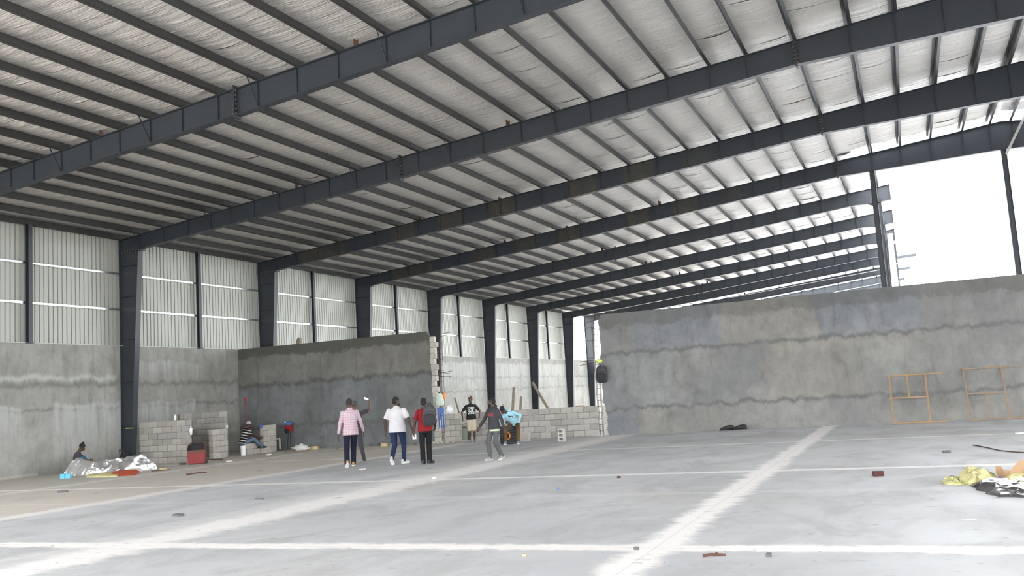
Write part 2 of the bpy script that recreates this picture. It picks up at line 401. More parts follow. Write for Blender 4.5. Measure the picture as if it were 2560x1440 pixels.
def blanket(xs, wd, seed):
    """foil blanket draped over the purlins: sags between them, puckers across its width"""
    mb = MB(); ny = 12; gx = []
    for a, b in zip(xs[:-1], xs[1:]):
        for j in range(6): gx.append((a + (b - a) * j / 6, j / 6, b - a))
    gx.append((xs[-1], 0, 1))
    V = []; F = []
    for x, u, g in gx:
        for j in range(ny + 1):
            v = j / ny
            sag = .045 * 4 * u * (1 - u) * (1 + .5 * noise.noise(Vector((x * .7, v * 2, seed))))
            rip = .016 * noise.noise(Vector((x * .55, v * 7.5 + seed * 5, 2.0))) + .02 * (max(0, abs(v - .5) - .42) / .08) * (4 * u * (1 - u))
            V.append((x, v * wd, RZ(x) + PD + .035 - sag * .9 - rip * (0.35 + .65 * 4 * u * (1 - u))))
    n = ny + 1
    for i in range(len(gx) - 1):
        for j in range(ny): F.append((i * n + j, i * n + j + 1, (i + 1) * n + j + 1, (i + 1) * n + j))
    mb.add(V, F); return mb.mesh('insulation_blanket', M['insul'], True)
BW = S / 5
xl = [x for x in PX if x <= 22.7]; xr = [x for x in PX if x > 22.5] + [XR]
bl = [blanket(xl, BW, s) for s in range(4)]; br = [blanket(xr, BW, 9 + s) for s in range(4)]; brs = blanket(xr, BW - .55, 17)
bx = [blanket([22.6, 23.2], BW, 20 + s) for s in range(2)]
blr = [blanket([57 - X_RS] + [x for x in PX if x > 57 - X_RS + .2] + [XR], BW, 30 + s) for s in range(3)]
for k in range(-4, 9):
    for j in range(5):
        y = FY(k) + j * BW
        if y < Y_BACK - .1: continue
        put('insulation_blanket', bl[(k * 5 + j * 3) % 4], ce, (0, y, 0))
        last = k == 2 and j == 4
        if k <= 2:
            put('insulation_blanket', brs if last else br[(k + j) % 4], ce, (0, y, 0))
            if not last: put('insulation_blanket', blr[(k + 2 * j) % 3], ce, (57, y, 0), (0, 0, 0), (-1, 1, 1))
        else: put('insulation_blanket', bx[j % 2], ce, (0, y, 0))

# ================================================================== STEEL FRAMES
D_KNEE, D_MID, X_SP1, X_SP2 = .48, .62, 11.1, 22.62
def zb(x, full):            # underside of the rafter
    if x <= X_SP1: return RZ(x) - (D_KNEE + (D_MID - D_KNEE) * x / X_SP1)
    if x <= X_SP2 or not full:
        if not full and x > 22.9: return RZ(x) - D_MID - min(.10, (x - 22.9) * .14)
        return RZ(x) - D_MID
    return RZ(x) - D_MID - (1.07 - D_MID) * (x - X_SP2) / (XR - X_SP2)
X_CUT = 24.45
def rafter_meshes(full, mt, suffix):
    xe = XR if full else X_CUT
    xs = sorted(set([0.0, .9, 4, 8, X_SP1, 15, 19, X_SP2, 22.9, 23.4, 23.9] + [xe])); xs = [x for x in xs if x <= xe]
    web = MB().prism_y([(x, zb(x, full)) for x in xs] + [(x, RZ(x)) for x in reversed(xs)], -.006, .006).mesh('rafter_web', mt)
    tf = MB(); bf = MB(); FWD = .10
    for a, b in zip(xs[:-1], xs[1:]):
        tf.prism_y([(a, RZ(a) - .014), (b, RZ(b) - .014), (b, RZ(b)), (a, RZ(a))], -FWD, FWD)
        if b > .9: bf.prism_y([(max(a, .86), zb(max(a, .86), full)), (b, zb(b, full)), (b, zb(b, full) + .014), (max(a, .86), zb(max(a, .86), full) + .014)], -FWD, FWD)
    return web, tf.mesh('top_flange', mt), bf.mesh('bottom_flange', mt)
ZK = 7.20
def column_meshes(mt):
    cw = MB().prism_y([(.012, .02), (.40, .02), (.86, ZK), (.012, ZK)], -.006, .006).mesh('column_web', mt)
    of = MB().box(0, .014, -.11, .11, .02, ZK).mesh('outer_flange', mt)
    inf = MB().prism_y([(.40, .02), (.414, .02), (.874, ZK), (.86, ZK)], -.11, .11).mesh('inner_flange', mt)
    kp = MB().box(0, .96, -.12, .12, ZK, ZK + .02).box(0, .96, -.12, .12, ZK - .024, ZK - .004).mesh('knee_plate', mt)
    ep = MB().box(0, .014, -.11, .11, ZK, RZ(0)).mesh('end_plate', mt)
    kb = MB()
    for i in range(7):
        for s in (-.075, .075): kb.tube([(.12 + i * .12, s, ZK - .06), (.12 + i * .12, s, ZK + .05)], .014, 6)
    bp = MB().box(-.05, .48, -.16, .16, 0, .025).mesh('base_plate', mt)
    return cw, of, inf, kp, ep, kb.mesh('knee_bolts', M['bolt']), bp
st_me = MB().box(-.004, .004, -.05, -.006, 0, 1).box(-.004, .004, .006, .05, 0, 1).mesh('stiffener', M['steel'])
cst_me = MB().box(0, 1, -.10, -.006, -.005, .005).box(0, 1, .006, .10, -.005, .005).mesh('column_stiffener', M['steel'])
sp_me = MB().box(-.022, -.002, -.11, .11, -.06, .70).box(.002, .022, -.11, .11, -.06, .70).mesh('splice_plate', M['steel'])
_b = MB()
for i in range(6):
    for s in (-.075, .075): _b.tube([(-.06, s, .05 + i * .105), (.06, s, .05 + i * .105)], .018, 6)
sb_me = _b.mesh('splice_bolts', M['bolt'])
fb_me = MB().bar((0, -.05, 0), (0, -.46, .66), .035, .008, (1, 0, 0)).mesh('fly_brace', M['steel'])
cl_me = MB().box(-.06, .06, -.004, .004, 0, .16).box(-.06, -.02, -.006, .006, .16, .2).mesh('lifting_cleat', M['rust'])
sets = {}
for mk in ('steel', 'steel_worn'):
    for full in (True, False): sets[(mk, full)] = rafter_meshes(full, M[mk], mk)
cms = column_meshes(M['steel'])
ORD = ['', 'nearest', 'second', 'third', 'fourth', 'fifth', 'sixth', 'seventh', 'eighth', 'ninth', 'tenth', 'eleventh', 'twelfth', 'thirteenth']
def frame(k):
    full = k <= 3
    lab = ('nearest dark steel portal frame, crossing the upper left of the roof' if k == 0 else
           'dark steel portal frame, %s from the camera, %s' % (ORD[k + 1], 'with a column by the foil heap' if k == 1 else 'reaching the ridge' if full else 'its rafter cut short at the opening'))
    f = thing('portal_frame', lab, 'steel frame', (0, FY(k), 0), 0, 'portal frames of the hall')
    mk = 'steel_worn' if k in (2, 3) else 'steel'
    sides = ((0, 1), (57, -1)) if full else ((0, 1),)
    for x0, sx in sides:
        def p(nm, me, loc=(0, 0, 0), sc=(1, 1, 1)):
            return put(nm, me, f, (x0 + sx * loc[0], loc[1], loc[2]), (0, 0, 0), (sx * sc[0], sc[1], sc[2]))
        for nm, me in zip(('rafter_web', 'top_flange', 'bottom_flange'), sets[(mk, full)]): p(nm, me)
        for nm, me in zip(('column_web', 'outer_flange', 'inner_flange', 'knee_plate', 'end_plate', 'knee_bolts', 'base_plate'), cms):
            q = p(nm, me)
            if nm == 'knee_bolts': q['kind'] = 'stuff'
        for z in (1.3, 2.75, 4.2, 5.65, 6.7): p('column_stiffener', cst_me, (.014, 0, z), (.385 + .46 * z / ZK - .014, 1, 1))
        for i, x in enumerate(PX):
            if x < .5 or (not full and x > 24): continue
            z0 = zb(x, full) + .014; p('stiffener', st_me, (x, 0, z0), (1, 1, RZ(x) - .014 - z0))
            if sx > 0 and i % 3 == (k % 3) and x < 22: p('fly_brace', fb_me, (x + .02, 0, zb(x, full) + .02))
        for xs_ in (X_SP1, X_SP2) if full else (X_SP1,):
            p('splice_plate', sp_me, (xs_, 0, zb(xs_, full))); tag(p('splice_bolts', sb_me, (xs_, 0, zb(xs_, full))), kind='stuff')
        if sx > 0:
            for x in (7.0, 14.3) if k < 4 else (9.0,): p('lifting_cleat', cl_me, (x + .35 * k, 0, RZ(x + .35 * k)))
    if not full:           # inner column with a curved haunch, rafter stub past it
        xc = 23.9
        pts = [(xc - .12, .02), (xc + .12, .02), (xc + .12, zb(24.1, False)), (xc - .9, zb(xc - .9, False))]
        for q in range(7):
            a = q / 6 * PI / 2; pts.append((xc - .12 - .5 * (1 - math.sin(a)) , zb(xc - .6, False) - .42 * (1 - math.cos(a))))
        MB().prism_y(pts, -.006, .006).build('inner_column_web', M['steel'], f)
        MB().box(xc - .134, xc - .12, -.1, .1, .02, 9.0).box(xc + .12, xc + .134, -.1, .1, .02, 9.55).build('inner_column_flanges', M['steel'], f)
        MB().box(X_CUT, X_CUT + .016, -.11, .11, zb(X_CUT, False) - .02, RZ(X_CUT) + .02).build('end_plate', M['steel'], f)
        MB().box(xc - .25, xc + .25, -.16, .16, 0, .025).build('base_plate', M['steel'], f)
    return f
frames = {k: frame(k) for k in range(0, 12)}
def h_post(lab, x, zt, wd, mt, f):
    o = MB().box(-wd / 2, wd / 2, -.006, .006, .02, zt).box(-wd / 2 - .012, -wd / 2, -.09, .09, .02, zt).box(wd / 2, wd / 2 + .012, -.09, .09, .02, zt).box(-wd / 2 - .06, wd / 2 + .06, -.12, .12, 0, .02).build('prop_post', mt, f)
    o.location = (x, 0, 0); o['label'] = lab
h_post('slim dark steel post at the left edge of the open sky', 23.88, zb(23.88, True) + .01, .18, M['steel'], frames[3])
h_post('slim steel post under the ridge at far right', 28.5, zb(XR, True) + .01, .17, M['steel'], frames[3])
a, b = Vector((28.55, FY(3) - .3, 9.22)), Vector((29.42, FY(3) - .3, 11.1 - .35))
tag(MB().bar(a, b, .09, .09).build('diagonal_brace', M['brace']), 'pale diagonal brace rising from the ridge post to the roof edge', 'brace')
# pale bracing along the inner column line
for i, (ka, za, kb_, zb_) in enumerate(((4, 5.2, 5, 8.8), (5, 5.0, 6, 8.6), (6, 4.6, 7, 8.3), (7, 4.2, 8, 8.0))):
    o = MB().bar((24.22, FY(ka) + .3, za), (24.22, FY(kb_) - .3, zb_), .02, .26, (1, 0, 0)).build('bracing_strut', M['brace'])
    tag(o, 'pale bracing strut between the inner columns, %s from the dark post' % ORD[i + 1].replace('nearest', 'first'), 'brace', 'pale bracing struts')
for i, k in enumerate((9, 10, 11)):
    o = MB().bar((23.9, FY(k) + .4, 10.62 - .25 * i), (25.9 - .5 * i, FY(k) + .4, 10.72 - .25 * i), .2, .22).build('loose_beam', M['steel'])
    tag(o, 'short steel beam jutting into the sky beyond the cut rafters, %s of three' % ('highest', 'middle', 'lowest')[i], 'beam', 'beams jutting beyond the cut rafters')
tag(MB().tube([(12.0, FY(8) - .2, 8.0), (23.9, FY(8) - .2, 9.05)], .022, 6).build('tie_rod', M['brace']), 'thin pale tie rod running up under the far rafters', 'rod')

# ================================================================== BLOCKWORK
def block_wall(nm, lab, loc, rz, rows, th=.15, mt='block', group=None):
    """rows: list of (start, end) along the wall for each course"""
    o = thing(nm, lab, 'block wall', loc, rz, group)
    for c, (a, b) in enumerate(rows):
        x = a; first = True
        while x < b - .03:
            L = .39
            if first and c % 2: L = .19
            first = False
            if x + L > b - .08: L = b - x
            put('concrete_block', block_mesh(round(L, 2), th, mt=mt), o, (x, random.uniform(-.004, .004), c * .2 + .003)); x += L + .012
    lo = min(r[0] for r in rows); n = len(rows)
    mb = MB()
    for c, (a, b) in enumerate(rows): mb.box(a + .008, b - .008, .012, th - .012, c * .2, c * .2 + (.2 if c < n - 1 else .17))
    mb.build('mortar', M['mortar'], o); return o
block_wall('low_block_wall', 'low bare concrete block wall closing the doorway between the plastered walls', (9.06, YW + .03, 0), 0, [(0, 5.68)] * 5, .15, 'block')
block_wall('block_partition', 'longest bare block wall beside the tall steel column, behind the red bag', (.50, 23.95, 0), 0, [(0, 2.08), (0, 2.10), (0, 2.08), (0, 2.10), (0, 2.08), (0, 2.11), (.0, 2.11)], .15, 'block')
block_wall('block_partition', 'tall bare block wall seen behind the shorter block pier and the red bag', (.05, 26.3, 0), 0, [(0, 2.05)] * 8, .15, 'block')
block_wall('block_pier', 'five course block pier nearest the red bag, right of the dark doorway', (2.32, 25.42, 0), PI / 2, [(0, .72)] * 5, .17, 'block_pale')
block_wall('block_pier', 'five course block pier right of the seated person in stripes', (2.66, 27.72, 0), PI / 2, [(0, .72)] * 5, .17, 'block_pale')
block_wall('block_bench', 'two course low block sill under the seated person in stripes', (2.50, 26.95, 0), PI / 2, [(0, .74)] * 2, .17, 'block_pale')
# loose blocks
M['block_white'] = block_mat('dusty_white_block', (.50, .49, .46), (.56, .55, .52))
def hollow_block(nm, lab, loc, rot, mt='block_pale'):
    o = thing(nm, lab, 'block', loc); o.rotation_euler = rot
    mb = MB(); L, T, H = .39, .19, .19
    mb.box(0, L, 0, .03, 0, H).box(0, L, T - .03, T, 0, H)
    for a in (0, .12, .24, L - .03): mb.box(a, a + .03, .03, T - .03, 0, H)
    mb.build('shell', M[mt], o); return o
p = gpt(1396, 1104); hollow_block('hollow_block', 'hollow concrete block standing on end alone in front of the low block wall', (p.x + .19, p.y + .19, 0), (PI / 2, -PI / 2, 0), 'block_white')
p = gpt(1293, 1104); hollow_block('hollow_block', 'hollow concrete block lying beside the seated person in light blue, lower of two', (p.x, p.y, 0), (0, 0, -.1)); hollow_block('hollow_block', 'hollow concrete block lying on top of another beside the seated person in light blue', (p.x + .02, p.y + .02, .19), (0, 0, -.05)).scale = (1, 1, .55)

# ================================================================== REBAR CAGES AND THINGS HUNG ON THEM
def cage(lab, x, y, w_, d_, zt, zl=0):
    o = thing('rebar_cage', lab, 'rebar', (x, y, 0))
    for i in (0, 1):
        for j in (0, 1):
            sw = random.uniform(-.03, .03)
            MB().tube([(i * w_, j * d_, 0), (i * w_ + sw * .5, j * d_, zt * .5), (i * w_ + sw, j * d_, zt + random.uniform(-.2, .1))], .0085, 6).build('bar', M['rebar'], o)
    z = .15
    while z < zt - .15:
        q = [(-.012, -.012, z), (w_ + .012, -.012, z + .01), (w_ + .012, d_ + .012, z), (-.012, d_ + .012, z + .01), (-.012, -.012, z)]
        MB().tube(q, .005, 5).build('tie', M['rebar'], o); z += .2
    return o
c1 = cage('rusty rebar cage at the ragged left jamb of the opening', 8.92, YW + .04, .10, .11, 3.6)
c2 = cage('rusty rebar cage at the right jamb, below the hanging backpack', 14.79, YW + .04, .11, .10, 3.85)
for i, (px, py, qx, qy) in enumerate(((1084, 838, 1124, 831), (1088, 845, 1122, 836), (1082, 836, 1104, 818))):
    a, b = ypt(px, py, YW + .08), ypt(qx, qy, YW + .0); a.x = max(a.x, 8.91); MB().tube([a, b], .008, 5).build('dowel', M['rebar'], c1, org=c1.location)
for (px, py, qx, qy) in ((1090, 934, 1130, 927), (1088, 942, 1129, 941), (1096, 930, 1124, 934)):
    a, b = ypt(px, py, YW + .08), ypt(qx, qy, YW - .05); a.x = max(a.x, 8.91); MB().tube([a, b], .008, 5).build('dowel', M['rebar'], c1, org=c1.location)
for (px, py, qx, qy) in ((1450, 914, 1504, 903), (1450, 905, 1500, 899)):
    a, b = ypt(px, py, YW - .1), ypt(qx, qy, YW + .08); b.x = min(b.x, 14.92); MB().tube([a, b], .008, 5).build('dowel', M['rebar'], c2, org=c2.location)

def cloth_lump(nm, lab, cat, mt, c, rx, ry, rz, seed, amp=.25, n=18, m=12, fr=2.2):
    mb = MB(); R = []
    for i in range(m + 1):
        t = -PI / 2 + PI * min(max(i / m, .02), .98); ring = []
        for k in range(n):
            q = 2 * PI * k / n; d = Vector((math.cos(t) * math.cos(q), math.cos(t) * math.sin(q), math.sin(t)))
            s = 1 + amp * noise.noise(d * fr + Vector((seed, seed * 2, 0))) + amp * .5 * noise.noise(d * fr * 2.7 + Vector((seed, 0, seed)))
            ring.append(Vector((d.x * rx * s, d.y * ry * s, d.z * rz * s)))
        R.append(ring)
    mb.loft(R); o = mb.build(nm, mt, None, True); o.location = c
    return tag(o, lab, cat)
M['mint'] = plain('mint_cloth', (.50, .60, .52), .9, 0, .25, 12, .3); M['orange'] = plain('orange_plastic', (.75, .20, .05), .6, 0, .25, 12)
M['bluep'] = plain('blue_plastic', (.055, .13, .42), .5, 0, .35, 14); M['whitep'] = plain('white_plastic', (.75, .76, .78), .55, 0, .08, 14, .2)
M['black'] = plain('black_fabric', (.018, .018, .020), .8, 0, .4, 20, .2); M['charcoal'] = plain('charcoal_fabric', (.045, .045, .05), .85, 0, .4, 20, .2)
M['limey'] = plain('lime_plastic', (.60, .68, .16), .6, 0, .2, 10)
def garment(nm, lab, cat, mt, c, W_, H_, seed):
    R = []
    for z, f, d in ((.5, .25, .3), (.46, .62, .7), (.3, .85, .9), (0, 1.0, 1.0), (-.3, 1.05, 1.0), (-.46, .95, .8), (-.5, .6, .4)):
        R.append([Vector((math.cos(a) * W_ * f * (1 + .12 * noise.noise(Vector((a * 2, z * 4, seed)))), math.sin(a) * .05 * d * (1 + .5 * noise.noise(Vector((a * 3, z * 2, seed + 3)))), z * H_ + .03 * noise.noise(Vector((a, z, seed))))) for a in (2 * PI * k / 24 for k in range(24))])
    o = MB().loft(R).build(nm, mt, None, True); o.location = c; return tag(o, lab, cat)
garment('hanging_shirt', 'pale green cloth hanging on the left rebar cage', 'cloth', M['mint'], ypt(1099, 999, YW - .12), .15, .44, 3)
cloth_lump('orange_hat', 'orange hat hooked on the left rebar cage above the blue sleeve', 'hat', M['orange'], ypt(1110, 990, YW - .02), .07, .06, .11, 5)
cloth_lump('white_bag', 'white plastic bag hung by the blue sleeve on the left rebar cage', 'bag', M['whitep'], ypt(1122, 1024, YW - .04), .12, .07, .14, 8, .4)
p = ypt(1111, 1045, YW - .02)
o = thing('blue_sleeve', 'blue plastic sleeves wrapped on the lower left rebar cage', 'plastic sleeve', (8.90, YW - .035, .45))
for dx in (-.04, .06, .15): MB().tube([(dx, 0, .05), (dx + .008, -.02, .45), (dx, 0, .75)], .03, 8).build('sleeve', M['bluep'], o)
MB().box(-.06, .16, -.05, -.01, .58, .80).build('wrap', M['bluep'], o)
cloth_lump('lime_cloth', 'lime yellow rag caught on the right jamb above the hanging backpack', 'rag', M['limey'], ypt(1497, 903, YW - .04), .11, .06, .07, 11, .5)
def rubble(nm, lab, cx, cy, n, r, mt, sz=(.03, .08)):
    o = thing(nm, lab, 'rubble', (cx, cy, 0))
    for i in range(n):
        a = random.uniform(0, 2 * PI); q = r * math.sqrt(random.random()); s = random.uniform(*sz); mb = MB()
        mb.ell((0, 0, 0), s, s * random.uniform(.6, 1), s * .6, None, 7, 4)
        mb.v = [p * (1 + .35 * noise.noise(p * 30 + Vector((i, 0, 0)))) for p in mb.v]
        c = mb.build('lump', mt, o); c.location = (q * math.cos(a), q * math.sin(a) * .35, s * .45)
    return o
M['rub'] = plain('mortar_rubble', (.42, .40, .37), .95, 0, .25, 12, .3)
rubble('mortar_rubble', 'small heap of pale mortar lumps at the foot of the left rebar cage', 9.1, YW - .35, 12, .42, M['rub'])

# ---- boards standing behind the low wall
def board(nm, lab, a, b, w_, t_, mt): return tag(MB().bar(a, b, w_, t_, (0, 1, 0)).build(nm, mt), lab, 'board')
YB = YW + .75
def upr(px, py): return ypt(px, py, YB)
def stand(nm, lab, tpx, tpy, bpx, w_, mt):
    t = upr(tpx, tpy); b = upr(bpx, 1030); b.z = .0; b.x = t.x + (b.x - t.x) * 1.6
    return board(nm, lab, (b.x, YB - .1, .0), t, w_, .04, mt)
stand('timber_board', 'tallest upright brown board behind the low block wall', 1285, 968, 1281, .10, M['wood_grey'])
stand('timber_board', 'shorter upright brown board behind the low block wall, right of the tallest', 1303, 991, 1300, .09, M['wood_grey'])
a = ypt(1331, 956, YB + .6); b = ypt(1370, 1021, YB + .2); d = (b - a); b2 = b + d * ((0.02 - b.z) / d.z); 
board('leaning_plank', 'long pale plank leaning at a slant behind the low block wall', b2, a, .09, .035, M['wood_grey'])
a = ypt(1137, 994, YB); b = ypt(1148, 1032, YB); d = b - a; b2 = b + d * ((0.02 - b.z) / d.z)
board('leaning_stick', 'thin brown stick leaning behind the low wall near the left jamb', b2, a, .05, .04, M['wood_grey'])
a = ypt(1257, 1010, YB); b = ypt(1262, 1030, YB); d = b - a; b2 = b + d * ((0.02 - b.z) / d.z)
board('leaning_stick', 'thin stick poking up above the low wall behind the dark beanie', b2, a, .04, .03, M['wood'])
p = ypt(1450, 1016, YW + .1); tag(MB().box(-.14, .14, -.03, .05, 0, .035).build('wood_offcut', M['wood']), 'short wood offcut lying on top of the low block wall', 'wood').location = (p.x, YW + .1, .995)
p = ypt(749, 858, YW + .1)
o = tag(MB().prism_y([(-.13, 0), (.06, 0), (.06, .24), (-.03, .25), (-.12, .1)], -.07, .07).build('broken_block', M['wood_grey']), 'broken brown chunk sitting on top of the shaded cross wall', 'block'); o.location = (p.x, YW + .1, HC)

# ---- timber frames leaning on the right wall
def lean_frame(lab, xb0, xb1, top0, top1, zt, yb, mids, shorts, mt, ex):
    o = thing('leaning_lattice', lab, 'frame', (xb0, yb, 0))
    def P(x, t):                            # t = 0 foot, 1 head on the wall
        return (x - xb0, (YW - .035 - yb) * t, .03 + (zt - .03) * t)
    MB().bar(P(xb0 - .03, 0), P(xb1 + ex, 0), .05, .04).build('rail', mt, o); MB().bar(P(top0 - .02, 1), P(top1 + ex, 1), .04, .04).build('rail', mt, o)
    MB().bar(P(xb0, .0), P(top0, 1), .042, .04, (0, 1, 0)).build('stile', mt, o); MB().bar(P(xb1, 0), P(top1, 1), .048, .04, (0, 1, 0)).build('stile', mt, o)
    t = mids; MB().bar(P(xb0 + (top0 - xb0) * t, t), P(xb1 + (top1 - xb1) * t, t), .03, .035).build('middle_rail', mt, o)
    f, ta, tb_ = shorts; fa = lambda t: (xb0 + (top0 - xb0) * t) * (1 - f) + (xb1 + (top1 - xb1) * t) * f
    MB().bar(P(fa(ta), ta), P(fa(tb_), tb_), .04, .03, (0, 1, 0)).build('short_stile', mt, o)
    return o
lean_frame('yellow timber window frame leaning on the right wall, nearer the shoes', 23.86, 24.83, 23.86, 24.83, 1.37, 28.85, .52, (.5, .52, 1), M['wood'], .45)
M['wood_br'] = plain('brown_timber', (.25, .175, .115), .75, 0, .35, 9, .1)
lean_frame('brown timber window frame leaning on the right wall at the picture edge', 25.87, 26.83, 25.84, 26.82, 1.44, 28.95, .50, (.5, 0, .5), M['wood_br'], .45)

# ================================================================== FOIL HEAPS
def foil_mat():
    t = NT('crumpled_foil'); n = t.noise(5, 6, .6); vo = t.n('ShaderNodeTexVoronoi'); t.set(vo.inputs['Vector'], t.mp((7, 7, 7))); vo.inputs['Scale'].default_value = 1
    t.bump(t.ma('ADD', vo.outputs['Distance'], n), .7, .05); return t.out(t.mix(n, (.80, .81, .82), (.97, .97, .98)), .22, .88)
M['foil'] = foil_mat(); M['wool'] = plain('yellow_glass_wool', (.62, .58, .29), .95, 0, .18, 14, .5); M['kraft'] = plain('kraft_paper', (.36, .225, .125), .75, 0, .14, 5, .15)
M['tarp'] = plain('orange_red_tarp', (.52, .085, .025), .6, 0, .2, 8, .2); M['whitesh'] = plain('white_sheet', (.62, .62, .60), .7, 0, .1, 8, .2)
def crumple(nm, mt, parent, pts, h, seed, n=34, fr=2.6, base=.0, cr=.10, wool=False):
    """blanket lying in folds: pts = 4 corners (local), h = height of the heap"""
    A, B, C, D = [Vector(p) for p in pts]; V = []; F = []
    for i in range(n + 1):
        for j in range(n + 1):
            u, v = i / n, j / n
            p = (A * (1 - u) + B * u) * (1 - v) + (D * (1 - u) + C * u) * v
            e = 4 * min(u, 1 - u, v, 1 - v); e = min(1, e * 1.3)
            r = abs(noise.noise(Vector((p.x * fr, p.y * fr, seed)))) + .5 * abs(noise.noise(Vector((p.x * fr * 2.3, p.y * fr * 2.3, seed + 4))))
            z = base + h * (e ** .6) * (.45 + .9 * noise.noise(Vector((p.x * .9, p.y * .9, seed + 9))) * .6 + .35) + cr * (.35 - r) * (e ** .4)
            w = Vector((noise.noise(Vector((u * 5, v * 5, seed))), noise.noise(Vector((v * 5, u * 5, seed + 2))), 0)) * .09
            V.append((p.x + w.x, p.y + w.y, max(.006 + base * .2, z)))
    for i in range(n):
        for j in range(n): F.append((i * (n + 1) + j, (i + 1) * (n + 1) + j, (i + 1) * (n + 1) + j + 1, i * (n + 1) + j + 1))
    mb = MB(); mb.add(V, F); o = mb.build(nm, mt, parent, wool)
    sd = o.modifiers.new('thickness', 'SOLIDIFY'); sd.thickness = .03 if wool else .006; sd.offset = -1
    return o
FL = Vector((2.35, 20.15, 0))
o = thing('foil_blanket_heap', 'heap of silver foil insulation with yellow wool edge by the left wall', 'insulation', FL)
crumple('foil_sheet', M['foil'], o, [(-.72, -.28, 0), (.45, -.40, 0), (1.1, .75, 0), (-.2, .9, 0)], .50, 1.3, 44)
crumple('foil_sheet', M['foil'], o, [(.15, -.25, 0), (1.0, .05, 0), (1.25, 1.4, 0), (.25, 1.2, 0)], .52, 5.7, 38)
GL = lambda px, py: tuple(gpt(px, py) - FL)
crumple('yellow_wool', M['wool'], o, [GL(214, 1194), GL(290, 1193), GL(300, 1178), GL(222, 1178)], .10, 2.2, 22, cr=.08, wool=True)
crumple('wool_lining', M['whitesh'], o, [(.35, -.12, 0), (1.35, .62, 0), (1.15, .95, 0), (.3, .2, 0)], .14, 7.1, 20, cr=.04, wool=True)
tag(crumple('orange_tarp', M['tarp'], None, [gpt(266, 1193), gpt(342, 1188), gpt(352, 1178), gpt(285, 1180)], .08, 3.6, 22, cr=.05), 'orange red tarp under the edge of the silver foil heap', 'tarp')
p = gpt(350, 1176); o = tag(MB().tube([(p.x - .35, p.y - .35, .02), (p.x - .05, p.y - .1, .10), (p.x + .1, p.y + .12, .1), (p.x, p.y + .2, .03), (p.x - .25, p.y, .02)], .018, 6).build('white_strap', M['whitesh']), 'looped white strap at the right tip of the foil heap', 'strap')
p = gpt(164, 1196)
o = thing('blue_box', 'small light blue plastic box on the floor left of the foil heap', 'box', (p.x, p.y, 0), .5)
M['sky'] = plain('light_blue_plastic', (.09, .42, .68), .45, 0, .1)
MB().box(-.13, -.01, -.06, .06, 0, .13).build('half', M['sky'], o); MB().box(.015, .14, -.06, .06, 0, .125).build('half', M['sky'], o); MB().box(-.011, .016, -.05, .05, 0, .09).build('hinge', M['bluep'], o)
p = gpt(215, 1188); tag(MB().prism_y([(-.12, 0), (.14, 0), (.16, .12), (.02, .2), (-.1, .14)], -.06, .08).build('torn_carton', M['kraft']), 'torn brown carton scrap in front of the foil heap', 'carton').location = (p.x, p.y - .12, 0)
# right heap
FR = gpt(2470, 1225)
o = thing('insulation_scrap_heap', 'heap of yellow glass wool on silver foil at the right edge', 'insulation', FR)
def L(px, py): q = gpt(px, py) - FR; return (q.x, q.y, 0)
M['foil_dull'] = plain('dull_silver_facing', (.30, .30, .31), .25, .95, .35, 6, .6)
crumple('foil_facing', M['foil_dull'], o, [L(2420, 1214), L(2485, 1244), L(2620, 1244), L(2570, 1200)], .10, 4.4, 30, cr=.06)
crumple('wool_roll', M['wool'], o, [L(2400, 1210), L(2450, 1212), L(2490, 1192), L(2405, 1190)], .14, 6.1, 24, cr=.07, wool=True)
crumple('wool_roll', M['wool'], o, [L(2358, 1212), L(2405, 1214), L(2420, 1198), L(2366, 1200)], .05, 8.2, 18, cr=.04, wool=True)
crumple('wool_roll', M['wool'], o, [L(2510, 1228), L(2600, 1230), L(2590, 1196), L(2520, 1204)], .14, 2.9, 24, cr=.10, wool=True)
def kraft():
    o = thing('kraft_paper_sheet', 'crumpled brown kraft paper standing behind the yellow wool at the right edge', 'paper', gpt(2520, 1196))
    g = lambda px, py, dz: ypt(px, py, o.location.y + dz) - o.location
    mb = MB(); q = [g(2489, 1166, .05), g(2503, 1166, .0), g(2508, 1176, -.05), g(2526, 1176, -.08), g(2545, 1154, .0), g(2570, 1146, .05), g(2610, 1150, .15)]
    b = [g(2490, 1184, .0), g(2500, 1190, -.05), g(2512, 1192, -.1), g(2524, 1198, -.14), g(2545, 1200, -.1), g(2570, 1203, -.12), g(2610, 1200, -.1)]
    bk = [Vector((t.x + .05, t.y + .45, max(.01, t.z * .35))) for t in q]
    V = b + q + bk; n = len(q)
    V = [Vector((v.x, v.y, max(v.z, .004))) for v in V]
    mb.add(V, [(r * n + i, r * n + i + 1, (r + 1) * n + i + 1, (r + 1) * n + i) for r in (0, 1) for i in range(n - 1)])
    k = mb.build('paper', M['kraft'], o); sd = k.modifiers.new('t', 'SOLIDIFY'); sd.thickness = .008
kraft()

# ================================================================== SMALL EQUIPMENT BY THE LEFT BLOCKWORK
p = gpt(491, 1161)
o = thing('red_wheeled_bag', 'open red wheeled bag standing at the end of the block wall', 'bag', (p.x, p.y, 0), .55)
M['redb'] = plain('red_canvas', (.20, .012, .012), .6, 0, .15, 10, .1); M['pinkb'] = plain('faded_red_canvas', (.13, .045, .036), .75, 0, .2, 10, .1)
MB().prism_y([(-.25, .03), (.25, .03), (.27, .34), (-.27, .34)], -.02, .01).build('front_panel', M['redb'], o)
MB().prism_y([(-.27, .34), (.27, .34), (.275, .44), (-.275, .44)], -.03, .02).build('pocket_flap', M['pinkb'], o)
R = [[(x, y, z) for x, z in [(-w, .02), (w, .02), (w * 1.06, .44), (w * .95, .60), (w * .5, .69), (-w * .5, .69), (-w * .95, .60), (-w * 1.06, .44)]] for y, w in ((.01, .255), (.16, .27), (.30, .26))]
